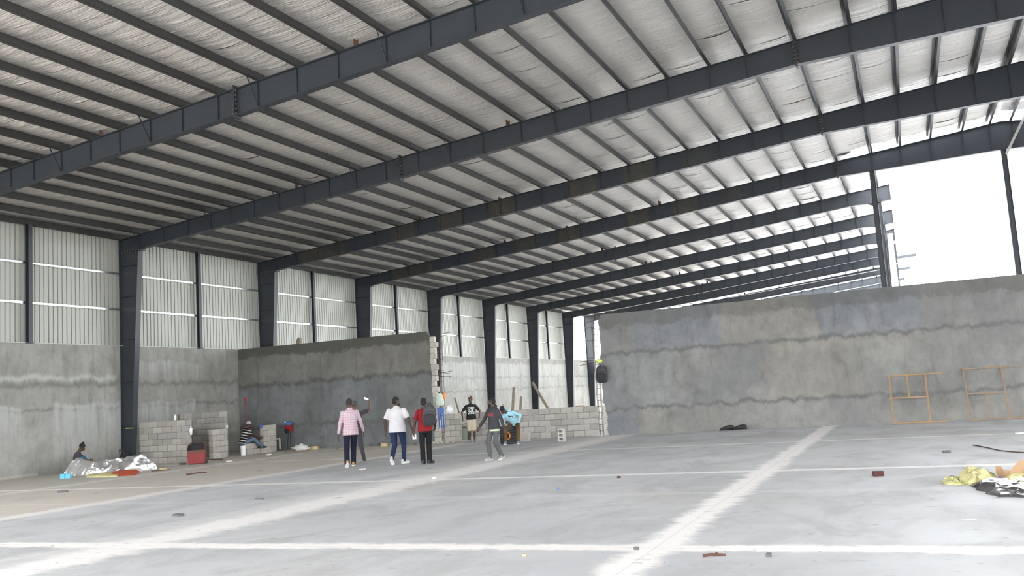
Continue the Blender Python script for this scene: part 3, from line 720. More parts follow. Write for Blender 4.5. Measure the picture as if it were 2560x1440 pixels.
MB().loft([[Vector(p_) for p_ in r] for r in R], False).build('shell', M['pinkb'], o)
MB().prism_y([(-.25, .02), (.25, .02), (.26, .44), (.24, .58), (.12, .66), (-.12, .66), (-.24, .58), (-.26, .44)], .20, .22).build('lining', M['black'], o)
for s in (-1, 1): MB().tube([(s * .2, .30, .06), (s * .27, .30, .06)], .06, 14).build('wheel', M['black'], o)
M['redpaint'] = plain('red_paint', (.30, .015, .012), .5, 0, .15)
o = thing('red_pole', 'thin red pole with round red knob rising in the corner behind the seated person', 'pole', (.72, 29.15, 0))
MB().tube([(0, 0, 1.22), (-.02, 0, 2.0)], .018, 8).build('rod', M['redpaint'], o)
MB().ell((-.02, 0, 2.03), .06, .06, .06).build('knob', M['redpaint'], o, True)
MB().tube([(-.12, 0, 0), (-.10, 0, 1.2), (.16, 0, 1.22), (.16, 0, 0)], .018, 8).build('bracket', M['redpaint'], o)
o = thing('motor_tool', 'small red and blue motor propped on thin rods against the shaded wall', 'tool', (2.48, YW - .22, 0))
MB().ell((0, 0, .97), .15, .10, .09).build('blue_housing', M['bluep'], o, True); MB().box(-.11, .12, -.08, .08, .68, .92).build('red_body', M['redpaint'], o)
MB().tube([(.0, -.14, .70), (.0, -.09, .70)], .09, 14).build('wheel', M['black'], o); MB().box(-.14, -.09, -.04, 0, .95, 1.06).build('cap', M['whitep'], o)
for dx in (-.06, .0, .08): MB().tube([(dx, .0, 0), (dx, 0, .70)], .010, 6).build('leg_rod', M['black'], o)
o = thing('water_pipe', 'white elbow pipe standing by the shaded wall right of the block pier', 'pipe', (2.02, YW - .25, 0))
MB().tube([(.06, 0, 0), (.06, 0, .42), (.03, 0, .45), (-.12, 0, .40)], .028, 8).build('pipe', M['whitep'], o); MB().tube([(-.12, 0, .40), (-.18, 0, .37)], .04, 8).build('socket', M['whitep'], o)
o = thing('white_bucket', 'small white bucket on the floor at the left end of the block sill', 'bucket', (2.52, 26.74, 0))
MB().tube([(0, 0, 0), (0, 0, .30)], [.085, .10], 14).build('body', M['whitep'], o); MB().tube([(0, 0, .30), (0, 0, .34)], .108, 14).build('lid', M['whitep'], o)
o = thing('plastic_bottle', 'small white bottle standing on top of the longest block wall', 'bottle', ypt(438, 1046, 24.02)); o.location.z = 1.40
MB().tube([(0, 0, 0), (0, 0, .12), (0, 0, .15), (0, 0, .19)], [.035, .035, .016, .016], 10).build('body', M['whitep'], o); MB().tube([(0, 0, .19), (0, 0, .21)], .02, 10).build('cap', M['bluep'], o)
cloth_lump('hanging_rag', 'white and blue rag hanging at the end of the longest block wall', 'rag', M['whitep'], (2.68, 23.98, 1.02), .05, .05, .14, 14, .5)
cloth_lump('white_rag', 'scrap of white rag stuck to the left wall above the dark doorway', 'rag', M['whitep'], Vector((2.13, 26.36, 1.05)), .05, .04, .06, 15, .5)
cloth_lump('blue_tool_bag', 'small blue pouch hanging on the block pier by the hands of the seated person', 'pouch', M['bluep'], ypt(652, 1066, 27.66), .05, .04, .08, 16, .4)
# black bag at the steel column
o = thing('black_duffel_bag', 'black bag slumped at the foot of the steel column by the foil heap', 'bag', (.62, 23.2, 0), -.3)
mb = MB(); mb.ell((0, 0, .24), .30, .18, .24); mb.v = [p_ + Vector((0, 0, 0)) * 0 + Vector(noise.noise_vector(p_ * 4)) * .05 for p_ in mb.v]; mb.v = [Vector((v.x, v.y, max(v.z, .0))) for v in mb.v]; mb.build('body', M['black'], o, True)
MB().tube([(-.15, -.1, .42), (-.05, -.16, .55), (.1, -.14, .54), (.16, -.08, .4)], .018, 6).build('handle', M['charcoal'], o); MB().tube([(.1, -.18, .3), (.24, -.2, .12), (.3, -.12, .02)], .012, 6).build('strap', M['limey'], o)
tag(MB().bar(ypt(314, 1071, Y1 - .13), ypt(334, 1070, Y1 - .13), .015, .025).build('lashing_strap', M['limey']), 'yellow strap tied round the tall steel column above the black bag', 'strap')

# ---- scraps along the cross wall foot
def scrap(nm, lab, cat, px, py, sx, sy, sz, mt, rz=0, y=None, jag=0):
    p = gpt(px, py); mb = MB(); n = 9
    ring = []
    for i in range(n):
        a = 2 * PI * i / n; r = 1 + random.uniform(-jag, jag)
        ring.append((math.copysign(abs(math.cos(a)) ** .6, math.cos(a)) * sx / 2 * r, math.copysign(abs(math.sin(a)) ** .6, math.sin(a)) * sy / 2 * r))
    mb.loft([[Vector((x, y_, z)) for x, y_ in ring] for z in (0, sz)])
    o = mb.build(nm, mt); o.location = (p.x, p.y, 0); o.rotation_euler = (0, 0, rz); return tag(o, lab, cat)
M['grey'] = plain('grey_offcut', (.10, .10, .105), .8, 0, .3); M['brick'] = plain('broken_brick', (.07, .022, .02), .85, 0, .3, 15, .3)
M['paper'] = plain('scrap_paper', (.55, .545, .53), .8, 0, .05); M['sand'] = plain('yellow_block', (.48, .38, .22), .85, 0, .2)
cloth_lump('white_sack', 'crumpled white sack lying at the foot of the shaded wall', 'sack', M['whitesh'], gpt(752, 1127) + Vector((0, 0, .10)), .32, .22, .13, 21, .5)
scrap('cardboard_piece', 'flat tan cardboard beside the white sack at the wall foot', 'cardboard', 784, 1124, .42, .3, .12, M['sand'], .2, jag=.2)
scrap('timber_offcut', 'long thin timber lying along the floor in front of the white sack', 'timber', 745, 1130, 1.3, .12, .05, M['wood_grey'], -.12)
scrap('dark_plastic_sheet', 'dark scrap lying under the white elbow pipe', 'scrap', 700, 1126, .5, .3, .03, M['grey'], 0, jag=.2)
scrap('dark_timber_block', 'dark squared block lying at the wall foot behind the white shirt walkers', 'block', 936, 1115, .36, .16, .11, M['grey'], .05)
scrap('yellow_block', 'tan squared block at the wall foot, right of the dark one', 'block', 961, 1116, .26, .18, .12, M['sand'], -.1)
scrap('tan_offcut', 'small tan offcut at the wall foot behind the white shirt', 'scrap', 982, 1114, .2, .12, .09, M['sand'], .3, jag=.2)
scrap('wood_scrap', 'flat brown wood scrap left of the plaid shirt at the wall foot', 'scrap', 856, 1123, .38, .2, .06, M['wood_grey'], .3, jag=.3)
scrap('dark_stone', 'small dark stone at the wall foot left of the red shirt', 'stone', 1040, 1113, .16, .12, .08, M['grey'], .3, jag=.3)
# ---- scraps on the open floor
p0, p1 = gpt(466, 1188), gpt(517, 1183)
tag(MB().tube([(p0.x, p0.y, .02), (p0.x * .5 + p1.x * .5, p0.y * .5 + p1.y * .5 + .1, .03), (p1.x, p1.y, .02)], .018, 6).build('thin_rod', M['rust']), 'thin dark rod on the floor in front of the red bag', 'rod')
p0, p1 = gpt(378, 1179), gpt(425, 1175); tag(MB().tube([(p0.x, p0.y, .015), (p1.x, p1.y, .015)], .014, 6).build('thin_rod', M['rust']), 'thin dark rod on the floor right of the foil heap', 'rod')
p0, p1 = gpt(1758, 1393), gpt(1814, 1390)
o = thing('wood_stick', 'short brown stick lying on the pale joint line in the foreground', 'stick', ((p0 + p1) / 2))
q = (p1 - p0) / 2; MB().tube([-q + Vector((0, 0, .012)), -q * .3 + Vector((0, .01, .018)), q * .2 + Vector((0, 0, .015)), q + Vector((0, .01, .01))], [.014, .012, .013, .008], 7).build('stem', M['rust'], o); MB().tube([Vector((0, 0, .015)), Vector((.02, .03, .03))], .007, 6).build('knot', M['rust'], o)
o = scrap('brick_fragment', 'dark red broken brick alone on the floor near the yellow wool', 'brick', 2195, 1190, .15, .12, .07, M['brick'], .2, jag=.25)
pts = [gpt(px, py) + Vector((0, 0, .012)) for px, py in ((2433, 1114), (2445, 1116), (2470, 1121), (2500, 1128), (2530, 1131), (2575, 1134))]
tag(MB().tube(pts, .010, 6).build('bent_rebar', M['rebar']), 'bent rusty rebar lying on the floor above the brown paper', 'rebar')
SC = [('paper_scrap', 'white paper strip on the floor at lower right', 'paper', 2420, 1299, .14, .02, .004, M['paper']),
      ('dark_chip', 'dark chip on the floor beyond the brick, left of the bent rebar', 'chip', 2367, 1132, .16, .1, .04, M['grey']),
      ('orange_crumb', 'tiny orange scrap on the second joint line', 'scrap', 1548, 1195, .06, .05, .03, M['brick']),
      ('blue_bottle_top', 'tiny blue bottle top on the bare floor mid picture', 'bottle top', 1396, 1223, .035, .035, .02, M['bluep']),
      ('dark_chip', 'flat dark chip on the grey floor below the walkers, with a pale edge', 'chip', 443, 1290, .20, .12, .03, M['grey']),
      ('dark_chip', 'thin black offcut on the floor below the plaid shirt walker', 'chip', 650, 1248, .26, .06, .02, M['grey']),
      ('dark_pebble', 'small dark pebble just below the first joint line in the foreground', 'pebble', 1923, 1392, .05, .04, .03, M['grey']),
      ('tan_pebble', 'small tan pebble in the foreground left of the wide pale joint', 'pebble', 1311, 1391, .04, .03, .025, M['sand']),
      ('dark_pebble', 'small dark pebble beside the wide pale joint crossing', 'pebble', 1592, 1374, .05, .04, .025, M['grey']),
      ('clear_plastic', 'pale clear plastic scrap behind the yellow wool', 'plastic', 2429, 1171, .24, .2, .012, M['paper']),
      ('white_chip', 'white chip on the floor behind the brown paper at right edge', 'chip', 2552, 1084, .22, .14, .03, M['paper']),
      ('white_scrap', 'white scrap on the joint line below the walkers', 'scrap', 1085, 1196, .09, .07, .035, M['paper']),
      ('white_scrap', 'white flake on the floor below the man in plaid', 'scrap', 906, 1173, .16, .10, .012, M['paper']),
      ('brown_scrap', 'dark scrap on the sandy floor in the lower left', 'scrap', 160, 1231, .24, .12, .04, M['grey']),
      ('dark_lump', 'dark lump at the foot of the longest block wall, left of the red bag', 'lump', 383, 1164, .22, .12, .06, M['grey']),
      ('dark_lump', 'dark lump on the floor touching the left side of the red bag', 'lump', 458, 1162, .24, .12, .06, M['grey']),
      ('tan_scrap', 'tan scrap on the floor right of the foil heap strap', 'scrap', 407, 1174, .22, .12, .05, M['sand']),
      ('red_stick', 'thin reddish stick on the floor before the first block pier', 'stick', 537, 1150, .8, .06, .03, M['rust']),
      ('white_flake', 'pale flake on the floor before the doorway of the block room', 'flake', 573, 1154, .2, .1, .03, M['paper']),
      ('white_flake', 'pale scrap on the floor below the block pier by the seated person', 'flake', 672, 1138, .24, .12, .05, M['paper'])]
for nm, lab, cat, px, py, sx, sy, sz, mt in SC: scrap(nm, lab, cat, px, py, sx, sy, sz, mt, random.uniform(-.4, .4), jag=.25)
# shoes by the right wall
def shoe_pair_one(lab, p, rz):
    o = thing('slip_on_shoe', lab, 'shoe', (p.x, p.y, 0), rz, 'black shoes by the right wall')
    R = []
    for y, w_, h in ((-.14, .02, .05), (-.13, .045, .10), (-.05, .05, .11), (.02, .052, .10), (.09, .058, .075), (.15, .05, .055), (.18, .015, .03)):
        R.append([Vector((w_ * math.cos(a), y, max(.008, .02 + h * .5 + h * .5 * math.sin(a)))) for a in (2 * PI * k / 12 for k in range(12))])
    MB().loft(R).build('upper', M['black'], o, True)
    R = [[Vector((w_ * math.cos(a) * 1.05, y_ + 0, z)) for (y_, w_, a) in [(.19 * math.sin(2 * PI * k / 16) * .95 + .02, .06, 2 * PI * k / 16) for k in range(16)]] for z in (0, .022)]
    MB().loft(R).build('sole', M['grey'], o); o.scale = (1.35, 1.35, 1.35)
shoe_pair_one('black slip on shoe by the right wall, left one of the pair', gpt(1820, 1077), 1.9)
shoe_pair_one('black slip on shoe by the right wall, right one of the pair', gpt(1852, 1075.5), 1.75)
# dark drum seat and orange rope
p = gpt(1264, 1111)
o = thing('ribbed_drum', 'dark ribbed plastic drum serving as a seat by the low block wall', 'drum', (p.x, p.y + .25, 0))
DZ = .55
MB().tube([(0, 0, 0), (0, 0, .04), (0, 0, DZ - .04), (0, 0, DZ)], [.24, .26, .265, .25], 20).build('body', M['charcoal'], o)
for i in range(5): MB().tube([(0, 0, .07 + i * .085), (0, 0,   .11 + i * .085)], .285, 20).build('rib', M['black'], o)
o = thing('orange_rope', 'coil of orange rope hanging on the dark ribbed drum', 'rope', (p.x + .08, p.y - .03, .27))
for i in range(3): MB().tube([(.10 * math.cos(a) + .01 * i, -.02 * i, .11 * math.sin(a)) for a in (2 * PI * k / 14 for k in range(15))], .017, 6).build('loop', M['orange'], o)

# ================================================================== PEOPLE
def cloth(name, c, pattern=None, c2=None):
    t = NT(name); x, y, z = t.xyz(); n = t.noise(14, 5); base = t.mix(n, tuple(q * .82 for q in c), tuple(min(1, q * 1.12) for q in c))
    def band(v, per, wd, off=0.):
        return t.ma('LESS_THAN', t.ma('FRACT', t.ma('ADD', t.ma('DIVIDE', v, per), off)), wd)
    if pattern == 'plaid':
        f = t.ma('MULTIPLY', t.ma('MAXIMUM', band(x, .062, .22), band(z, .062, .22)), .75)
        base = t.mix(f, base, c2); base = t.mix(t.ma('MULTIPLY', t.ma('MAXIMUM', band(x, .062, .10, .5), band(z, .062, .10, .5)), .5), base, (.30, .28, .42))
    if pattern == 'stripes':
        zz = t.ma('ADD', z, t.ma('MULTIPLY', y, .25)); base = t.mix(band(zz, .105, .30), base, c2)
    if pattern in ('print', 'text', 'logo'):
        x0, x1, z0, z1 = {'print': (-.13, .12, 1.06, 1.33), 'text': (-.10, .12, 1.19, 1.30), 'logo': (-.10, .08, .0, 2.0)}[pattern]
        if pattern == 'logo': z0, z1 = .86, .97
        m = t.ma('MULTIPLY', t.ma('MULTIPLY', t.ma('GREATER_THAN', x, x0), t.ma('LESS_THAN', x, x1)), t.ma('MULTIPLY', t.ma('GREATER_THAN', z, z0), t.ma('LESS_THAN', z, z1)))
        m = t.ma('MULTIPLY', m, t.ma('GREATER_THAN', y, .04))
        if pattern == 'print': m = t.ma('MULTIPLY', m, t.step(t.noise(16, 4, .6), .42, .52))
        if pattern == 'text': m = t.ma('MULTIPLY', m, t.ma('MULTIPLY', band(z, .038, .6), t.step(t.noise(40, 2, .5), .42, .48)))
        if pattern == 'logo': m = t.ma('MULTIPLY', m, t.step(t.noise(20, 3, .6), .50, .56))
        base = t.mix(m, base, c2)
    if pattern == 'spots': base = t.mix(t.step(t.noise(9, 3, .5), .62, .68), base, c2)
    t.bump(t.noise(7, 4, .5), .5, .03)
    return t.out(base, .9, 0, .2)
M['skin'] = plain('dark_skin', (.060, .032, .022), .5, 0, .12, 10, 0, .4); M['skin2'] = plain('brown_skin', (.085, .045, .030), .5, 0, .12, 10, 0, .4)
M['hair'] = plain('black_hair', (.012, .011, .011), .9, 0, .3, 60, .4); M['eye'] = plain('eye_white', (.7, .68, .65), .3)
dg = lambda: bpy.context.evaluated_depsgraph_get()
def fuse(name, mb, mt, parent, vox=.012, sm=4):
    """one continuous skin over the overlapping limb shapes"""
    o = mb.build(name + '_raw', mt); rm = o.modifiers.new('r', 'REMESH'); rm.mode = 'VOXEL'; rm.voxel_size = vox; rm.use_smooth_shade = True
    s = o.modifiers.new('s', 'SMOOTH'); s.iterations = sm; s.factor = .5
    me = bpy.data.meshes.new_from_object(o.evaluated_get(dg())); me.name = name
    bpy.data.objects.remove(o, do_unlink=True)
    me.materials.clear(); me.materials.append(mt); me.polygons.foreach_set('use_smooth', [True] * len(me.polygons))
    return put(name, me, parent)
def ik(a, b, l1, l2, pole):
    a, b, pole = Vector(a), Vector(b), Vector(pole); d = b - a; L_ = d.length
    if L_ > (l1 + l2) * .995: b = a + d.normalized() * (l1 + l2) * .995; d = b - a; L_ = d.length
    q = (l1 * l1 - l2 * l2 + L_ * L_) / (2 * L_); h = math.sqrt(max(0, l1 * l1 - q * q)); u = d / L_
    pv = pole - u * pole.dot(u); pv.normalize(); return a + u * q + pv * h, b
def oval(c, sd, fd, a, b, n=18): return [c + sd * (a * math.cos(t)) + fd * (b * math.sin(t)) for t in (2 * PI * k / n for k in range(n))]
def hand(mb, wr, d, nrm, thumb, curl=.5):
    d = Vector(d).normalized(); nrm = Vector(nrm); nrm = (nrm - d * nrm.dot(d)).normalized(); s = d.cross(nrm) ; s = s if s.dot(Vector(thumb)) > 0 else -s
    R = [oval(wr + d * t, s, nrm, a, b, 12) for t, a, b in ((-.02, .026, .021), (.02, .034, .018), (.06, .042, .018), (.095, .040, .015))]
    mb.loft(R)
    for i, L_ in enumerate((.072, .082, .077, .060)):
        r0 = wr + d * .088 + s * (.030 - .021 * i); k = r0 + (d * math.cos(curl) + nrm * math.sin(curl)).normalized() * (L_ * .5)
        e = k + (d * math.cos(curl * 2.2) + nrm * math.sin(curl * 2.2)) * (L_ * .5)
        mb.capsule(r0, k, .0105, .0098, 8); mb.capsule(k, e, .0098, .0085, 8)
    t0 = wr + d * .03 + s * .032; t1 = t0 + (d * .6 + s * .75 + nrm * .2).normalized() * .04; t2 = t1 + (d * .9 + s * .15 + nrm * .45).normalized() * .035
    mb.capsule(t0, t1, .013, .011, 8); mb.capsule(t1, t2, .011, .009, 8)
def shoe(an, fd, up, mt, mt2, parent, sc=1.0):
    fd = Vector(fd).normalized(); sd = fd.cross(Vector(up)).normalized(); u = sd.cross(fd); c0 = an - u * .085
    mb = MB(); R = []
    for t, w_, h in ((-.085, .02, .05), (-.075, .036, .095), (-.02, .040, .115), (.04, .041, .095), (.10, .048, .07), (.15, .044, .055), (.185, .018, .035)):
        R.append([c0 + fd * (t * sc) + sd * (w_ * math.cos(a)) + u * max(.012, .018 + h * .5 + h * .5 * math.sin(a)) for a in (2 * PI * k / 14 for k in range(14))])
    mb.loft(R); sh = mb.build('shoe', mt, parent, True)
    ring = []
    for k in range(18):
        a = 2 * PI * k / 18; t = .05 + .142 * math.cos(a); w_ = (.047 if t > .03 else .039) * math.sin(a); ring.append((t, w_))
    MB().loft([[c0 + fd * (t * sc) + sd * w_ + u * z for t, w_ in ring] for z in (0, .024)]).build('sole', mt2, sh)
def person(label, loc, rz, H, P, C):
    o = thing('person', label, 'person', loc, rz); k = H / 1.70; o.scale = (k, k, k)
    V3 = Vector; hip = V3(P.get('hip', (0, 0, .92))); sh = V3(P.get('sh', (0, .01, 1.42))); fat = C.get('fat', 1.0); tw = P.get('tw', 0)
    sd = V3((math.cos(tw), math.sin(tw), 0)); sp = (sh - hip).normalized(); sd = (sd - sp * sd.dot(sp)).normalized(); fd = sp.cross(sd); SPL = (sh - hip).length
    hsd = V3((math.cos(P.get('htw', 0)), math.sin(P.get('htw', 0)), 0)); hfd = V3((-hsd.y, hsd.x, 0))
    nk = sh + sp * .05; hc = V3(P.get('head', tuple(nk + V3((0, .025, .135)))))
    HM = Matrix.Rotation(P.get('hy', 0), 3, 'Z') @ Matrix.Rotation(P.get('hp', 0), 3, 'X')
    shl = {-1: sh - sd * .165 * fat - sp * .055, 1: sh + sd * .165 * fat - sp * .055}; hpj = {-1: hip - hsd * .09 * fat - V3((0, 0, .04)), 1: hip + hsd * .09 * fat - V3((0, 0, .04))}
    arm, leg = {}, {}
    for s, key in ((-1, 'L'), (1, 'R')):
        wr = V3(P.get('w' + key, (s * .27, .02, .86))); arm[s] = (shl[s],) + ik(shl[s], wr, .285, .255, P.get('e' + key, (s * .4, -1, 0)))
        an = V3(P.get('a' + key, (s * .10, 0, .085))); leg[s] = (hpj[s],) + ik(hpj[s], an, .42, .42, P.get('k' + key, (0, 1, .05)))
    # --- body: one surface
    mb = MB(); h = lambda x, y, z: hc + HM @ V3((x, y, z))
    mb.ell(h(0, -.01, .025), .074, .094, .095, HM); mb.ell(h(0, .022, -.045), .058, .068, .075, HM); mb.ell(h(0, .06, -.085), .032, .030, .028, HM)
    mb.capsule(h(0, .085, .012), h(0, .104, -.022), .010, .017, 8); mb.ell(h(0, .086, -.056), .026, .016, .012, HM); mb.capsule(h(-.035, .075, .035), h(.035, .075, .035), .014, .014, 8)
    for s in (-1, 1): mb.ell(h(s * .076, -.008, -.005), .012, .022, .032, HM)
    mb.capsule(nk - sp * .06, h(0, -.015, -.05), .060 * fat ** .5, .056 * fat ** .5, 14)
    mb.loft([oval(hip + sp * (t * SPL), sd, fd, a * fat, b * fat) for t, a, b in ((-.2, .10, .08), (0, .15, .10), (.35, .13, .09), (.7, .15, .10), (.95, .14, .08), (1.04, .06, .05))])
    for s, key in ((-1, 'L'), (1, 'R')):
        a, e, wr = arm[s]; mb.capsule(a, e, .052 * fat, .040 * fat, 12); mb.capsule(e, wr, .042 * fat, .027, 12)
        fdir = (wr - e).normalized(); pn = V3(P.get('n' + key, (-s, .25, 0))); hand(mb, wr + fdir * .02, P.get('d' + key, tuple(fdir)), pn, P.get('t' + key, (0, 1, .1)), P.get('c' + key, .45))
        a, e, an = leg[s]; mb.capsule(a, e, .078 * fat, .052, 14); mb.capsule(e, e + (an - e) * .3, .052, .054, 14); mb.capsule(e + (an - e) * .3, an, .054, .034, 14)
        mb.capsule(an, an + V3(P.get('f' + key, (0, 1, 0))).normalized() * .10 - V3((0, 0, .04)), .032, .026, 10)
    fuse('body', mb, M[C.get('skin', 'skin')], o, .0085, 2)
    for s in (-1, 1): MB().ell(h(s * .031, .083, .018), .012, .007, .007, HM, 8, 5).build('eye', M['eye'], o, True)
    # --- hair / hat
    ht = C.get('hat'); mb = MB()
    if ht in ('cap', 'bigcap'):
        mb.ell(h(0, -.012, .045), .084, .104, .085, HM); mb.loft([oval(h(0, .07, .062), HM @ V3((1, 0, 0)), HM @ V3((0, 1, 0)), .062, .085, 14), oval(h(0, .07, .054), HM @ V3((1, 0, 0)), HM @ V3((0, 1, 0)), .062, .085, 14)])
        fuse('cap', mb, C['hatm'], o, .010, 2)
    elif ht == 'beanie':
        mb.ell(h(0, -.012, .05), .086, .106, .105, HM); mb.ell(h(0, -.012, .02), .089, .108, .03, HM); fuse('beanie', mb, C['hatm'], o, .010, 2)
    elif ht == 'bun':
        mb.ell(h(0, -.014, .04), .081, .100, .088, HM); mb.ell(h(0, -.03, .13), .05, .05, .045, HM); fuse('hair', mb, M['hair'], o, .010, 2)
    else:
        mb.ell(h(0, -.016, .036), .080, .098, .090, HM); mb.ell(h(0, -.04, -.01), .076, .075, .07, HM); fuse('hair', mb, M['hair'], o, .010, 1)
        if C.get('beard'):
            mb = MB(); mb.ell(h(0, .045, -.085), .052, .055, .045, HM); fuse('beard', mb, M['hair'], o, .010, 1)
    # --- shirt
    mb = MB(); hem = C.get('hem', -.14)
    mb.loft([oval(hip + sp * (t * SPL), sd, fd, a * fat, b * fat, 24) for t, a, b in ((hem, .194, .146), (.05, .188, .140), (.35, .168, .120), (.68, .188, .128), (.86, .190, .118), (.95, .170, .100), (1.0, .125, .085), (1.05, .085, .074), (1.09, .066, .064))])
    for s in (-1, 1):
        a, e, wr = arm[s]
        if C.get('long'): mb.capsule(a, e, .064 * fat, .053, 14); mb.capsule(e, e + (wr - e) * .93, .053, .042, 14)
        else: mb.capsule(a, a + (e - a) * .62, .064 * fat, .066 * fat, 14)
    if C.get('hood'): mb.ell(nk - fd * .075 + sp * .0, .11, .06, .06); mb.ell(hip + sp * .05, .17, .125, .05)
    st = fuse('shirt' if not C.get('hood') else 'hooded_top', mb, C['top'], o, .012, 3)
    if C.get('collar'): MB().loft([oval(nk + sp * t, sd, fd, a, a * .95, 16) for t, a in ((-.02, .078), (.022, .070))], False).build('collar', C['top'], st, True)
    # --- trousers / shorts
    mb = MB(); up = V3((0, 0, 1)) if not P.get('sit') else sp
    mb.loft([oval(hip + up * z, hsd, hfd, a * fat, b * fat, 22) for z, a, b in ((.10, .158, .112), (.02, .168, .122), (-.06, .170, .122), (-.12, .14, .10))])
    for s, key in ((-1, 'L'), (1, 'R')):
        a, e, an = leg[s]
        if C.get('shorts'): mb.capsule(a, a + (e - a) * .96, .100, .098, 14)
        else:
            fl_ = C.get('flare', .060); mb.capsule(a, e, .096 * fat, .074, 14); mb.capsule(e, an + (e - an) * .02, .074, fl_, 14)
    fuse('shorts' if C.get('shorts') else 'trousers', mb, C['bot'], o, .012, 3)
    for s, key in ((-1, 'L'), (1, 'R')):
        shoe(leg[s][2], P.get('f' + key, (0, 1, 0)), P.get('u' + key, (0, 0, 1)), C['shoe'], C['sole'], o)
    return o
def away(p, off=0.):                     # heading straight away from the camera, turned by off
    d = Vector((p[0] - CAM.x, p[1] - CAM.y)); return math.atan2(-d.x, d.y) + off
WS, DS = plain('white_sole', (.65, .65, .64), .6), plain('dark_sole', (.05, .05, .05), .7)
tan = plain('tan_leather', (.36, .18, .06), .6, 0, .2); blk = plain('black_leather', (.022, .022, .024), .5); gsh = plain('grey_shoe', (.24, .24, .25), .8); wsh = plain('white_shoe', (.5, .5, .5), .6)
p = gpt(880, 1166)
person('person in a pink plaid long sleeved shirt walking away, dark trousers and tan shoes', (p.x, p.y, 0), away(p, .05), 1.66,
       dict(wL=(-.31, -.06, .84), wR=(.34, .16, .86), eL=(-.6, -1, 0), eR=(.6, -1, 0), aL=(-.13, -.26, .12), fL=(-.1, .8, -.55), uL=(0, .5, 1), aR=(.05, .20, .085), fR=(.1, 1, 0), hy=-.1, hip=(0, -.02, .92)),
       dict(top=cloth('pink_plaid', (.50, .43, .47), 'plaid', (.40, .17, .21)), bot=cloth('navy_trousers', (.012, .014, .028)), shoe=tan, sole=WS, long=True, hat='cap', hatm=M['black'], flare=.075, collar=True, hem=-.26, fat=1.07))
p = gpt(893, 1153)
person('person in a dark grey shirt holding a phone up in a raised hand', (p.x, p.y, 0), away(p, .1), 1.60,
       dict(wR=(.44, .10, 1.70), eR=(.5, 0, -.6), dR=(-.1, 0, 1), nR=(-1, .3, 0), cR=1.1, aR=(.16, -.24, .15), fR=(.35, .8, -.6), uR=(0, .5, 1), aL=(-.06, .2, .085), hy=-.5),
       dict(top=cloth('grey_shirt', (.050, .048, .052)), bot=cloth('dark_grey_trousers', (.055, .052, .060)), shoe=blk, sole=DS, skin='skin2', hat='cap', hatm=M['charcoal']))
r2 = away(p, .1); k2 = 1.60 / 1.70; lp = (.36 * k2, .13 * k2, 1.775 * k2)
o = thing('smartphone', 'pale phone held up by the raised hand', 'phone', (p.x + math.cos(r2) * lp[0] - math.sin(r2) * lp[1], p.y + math.sin(r2) * lp[0] + math.cos(r2) * lp[1], lp[2]), r2); MB().box(-.065, .065, -.006, .006, -.028, .028).build('case', M['whitep'], o); MB().box(-.06, .06, .006, .008, -.03, .03).build('screen', M['black'], o); o.rotation_euler = (0, .35, away(p))
p = gpt(997, 1160)
person('person in a white short sleeved shirt and blue jeans, head turned right', (p.x, p.y, 0), away(p, -.30), 1.63,
       dict(wL=(-.30, -.05, .86), wR=(.40, -.02, .88), eL=(-.5, -1, 0), eR=(.8, -1, 0), aL=(-.10, -.24, .15), fL=(.05, .75, -.75), uL=(0, .7, 1), aR=(.10, .14, .085), fR=(.55, .8, 0), hy=-.85),
       dict(top=cloth('white_shirt', (.52, .51, .53)), bot=cloth('blue_jeans', (.016, .028, .068)), shoe=wsh, sole=WS, fat=1.20, beard=True, collar=True, hem=-.22))
p = gpt(1067, 1160); rz4 = away(p, .0); P4 = p
person('person in a red shirt and black trousers with a backpack on one shoulder', (p.x, p.y, 0), rz4, 1.56,
       dict(wL=(-.29, .0, .86), wR=(.27, .12, .95), aL=(-.09, -.06, .085), aR=(.08, .02, .085), fR=(.6, .75, 0), fL=(.2, .9, -.15), hy=-.1),
       dict(top=cloth('red_shirt', (.20, .014, .018)), bot=cloth('black_trousers', (.012, .012, .014)), shoe=blk, sole=DS, flare=.072))
def backpack(lab, loc, rz, sc=1., tilt=0):
    o = thing('backpack', lab, 'backpack', loc); o.rotation_euler = (0, tilt, rz); o.scale = (sc, sc, sc)
    def body(y0, y1, w_, z0, z1):
        R = []
        for y, f in ((y0, .82), (y0 + (y1 - y0) * .2, 1), (y0 + (y1 - y0) * .8, 1), (y1, .86)):
            R.append([Vector((w_ * f * math.copysign(abs(math.cos(a)) ** .55, math.cos(a)), y, (z0 + z1) / 2 + (z1 - z0) / 2 * f * math.copysign(abs(math.sin(a)) ** (.6 if math.sin(a) < 0 else .85), math.sin(a)))) for a in (2 * PI * k / 22 for k in range(22))])
        return MB().loft(R)
    body(-.11, .09, .165, 0, .52).build('main_pouch', M['charcoal'], o, True); body(-.17, -.09, .13, .04, .30).build('front_pocket', M['black'], o, True)
    MB().tube([(-.05, .05, .49), (-.03, .06, .56), (.03, .06, .56), (.05, .05, .49)], .012, 6).build('grab_handle', M['black'], o)
    for s in (-1, 1): MB().tube([(s * .07, .08, .46), (s * .09, .17, .42), (s * .11, .16, .2), (s * .14, .08, .06)], .018, 6).build('strap', M['black'], o)
    MB().tube([(-.14, -.125, .30), (-.08, -.15, .40), (.08, -.15, .40), (.14, -.125, .30)], .006, 5).build('zip', M['grey'], o)
    return o
c, s_ = math.cos(rz4), math.sin(rz4); lx, ly = .10, -.22
backpack('dark backpack worn on the right shoulder over the red shirt', (P4.x + c * lx - s_ * ly, P4.y + s_ * lx + c * ly, .90), rz4, .98, .06)
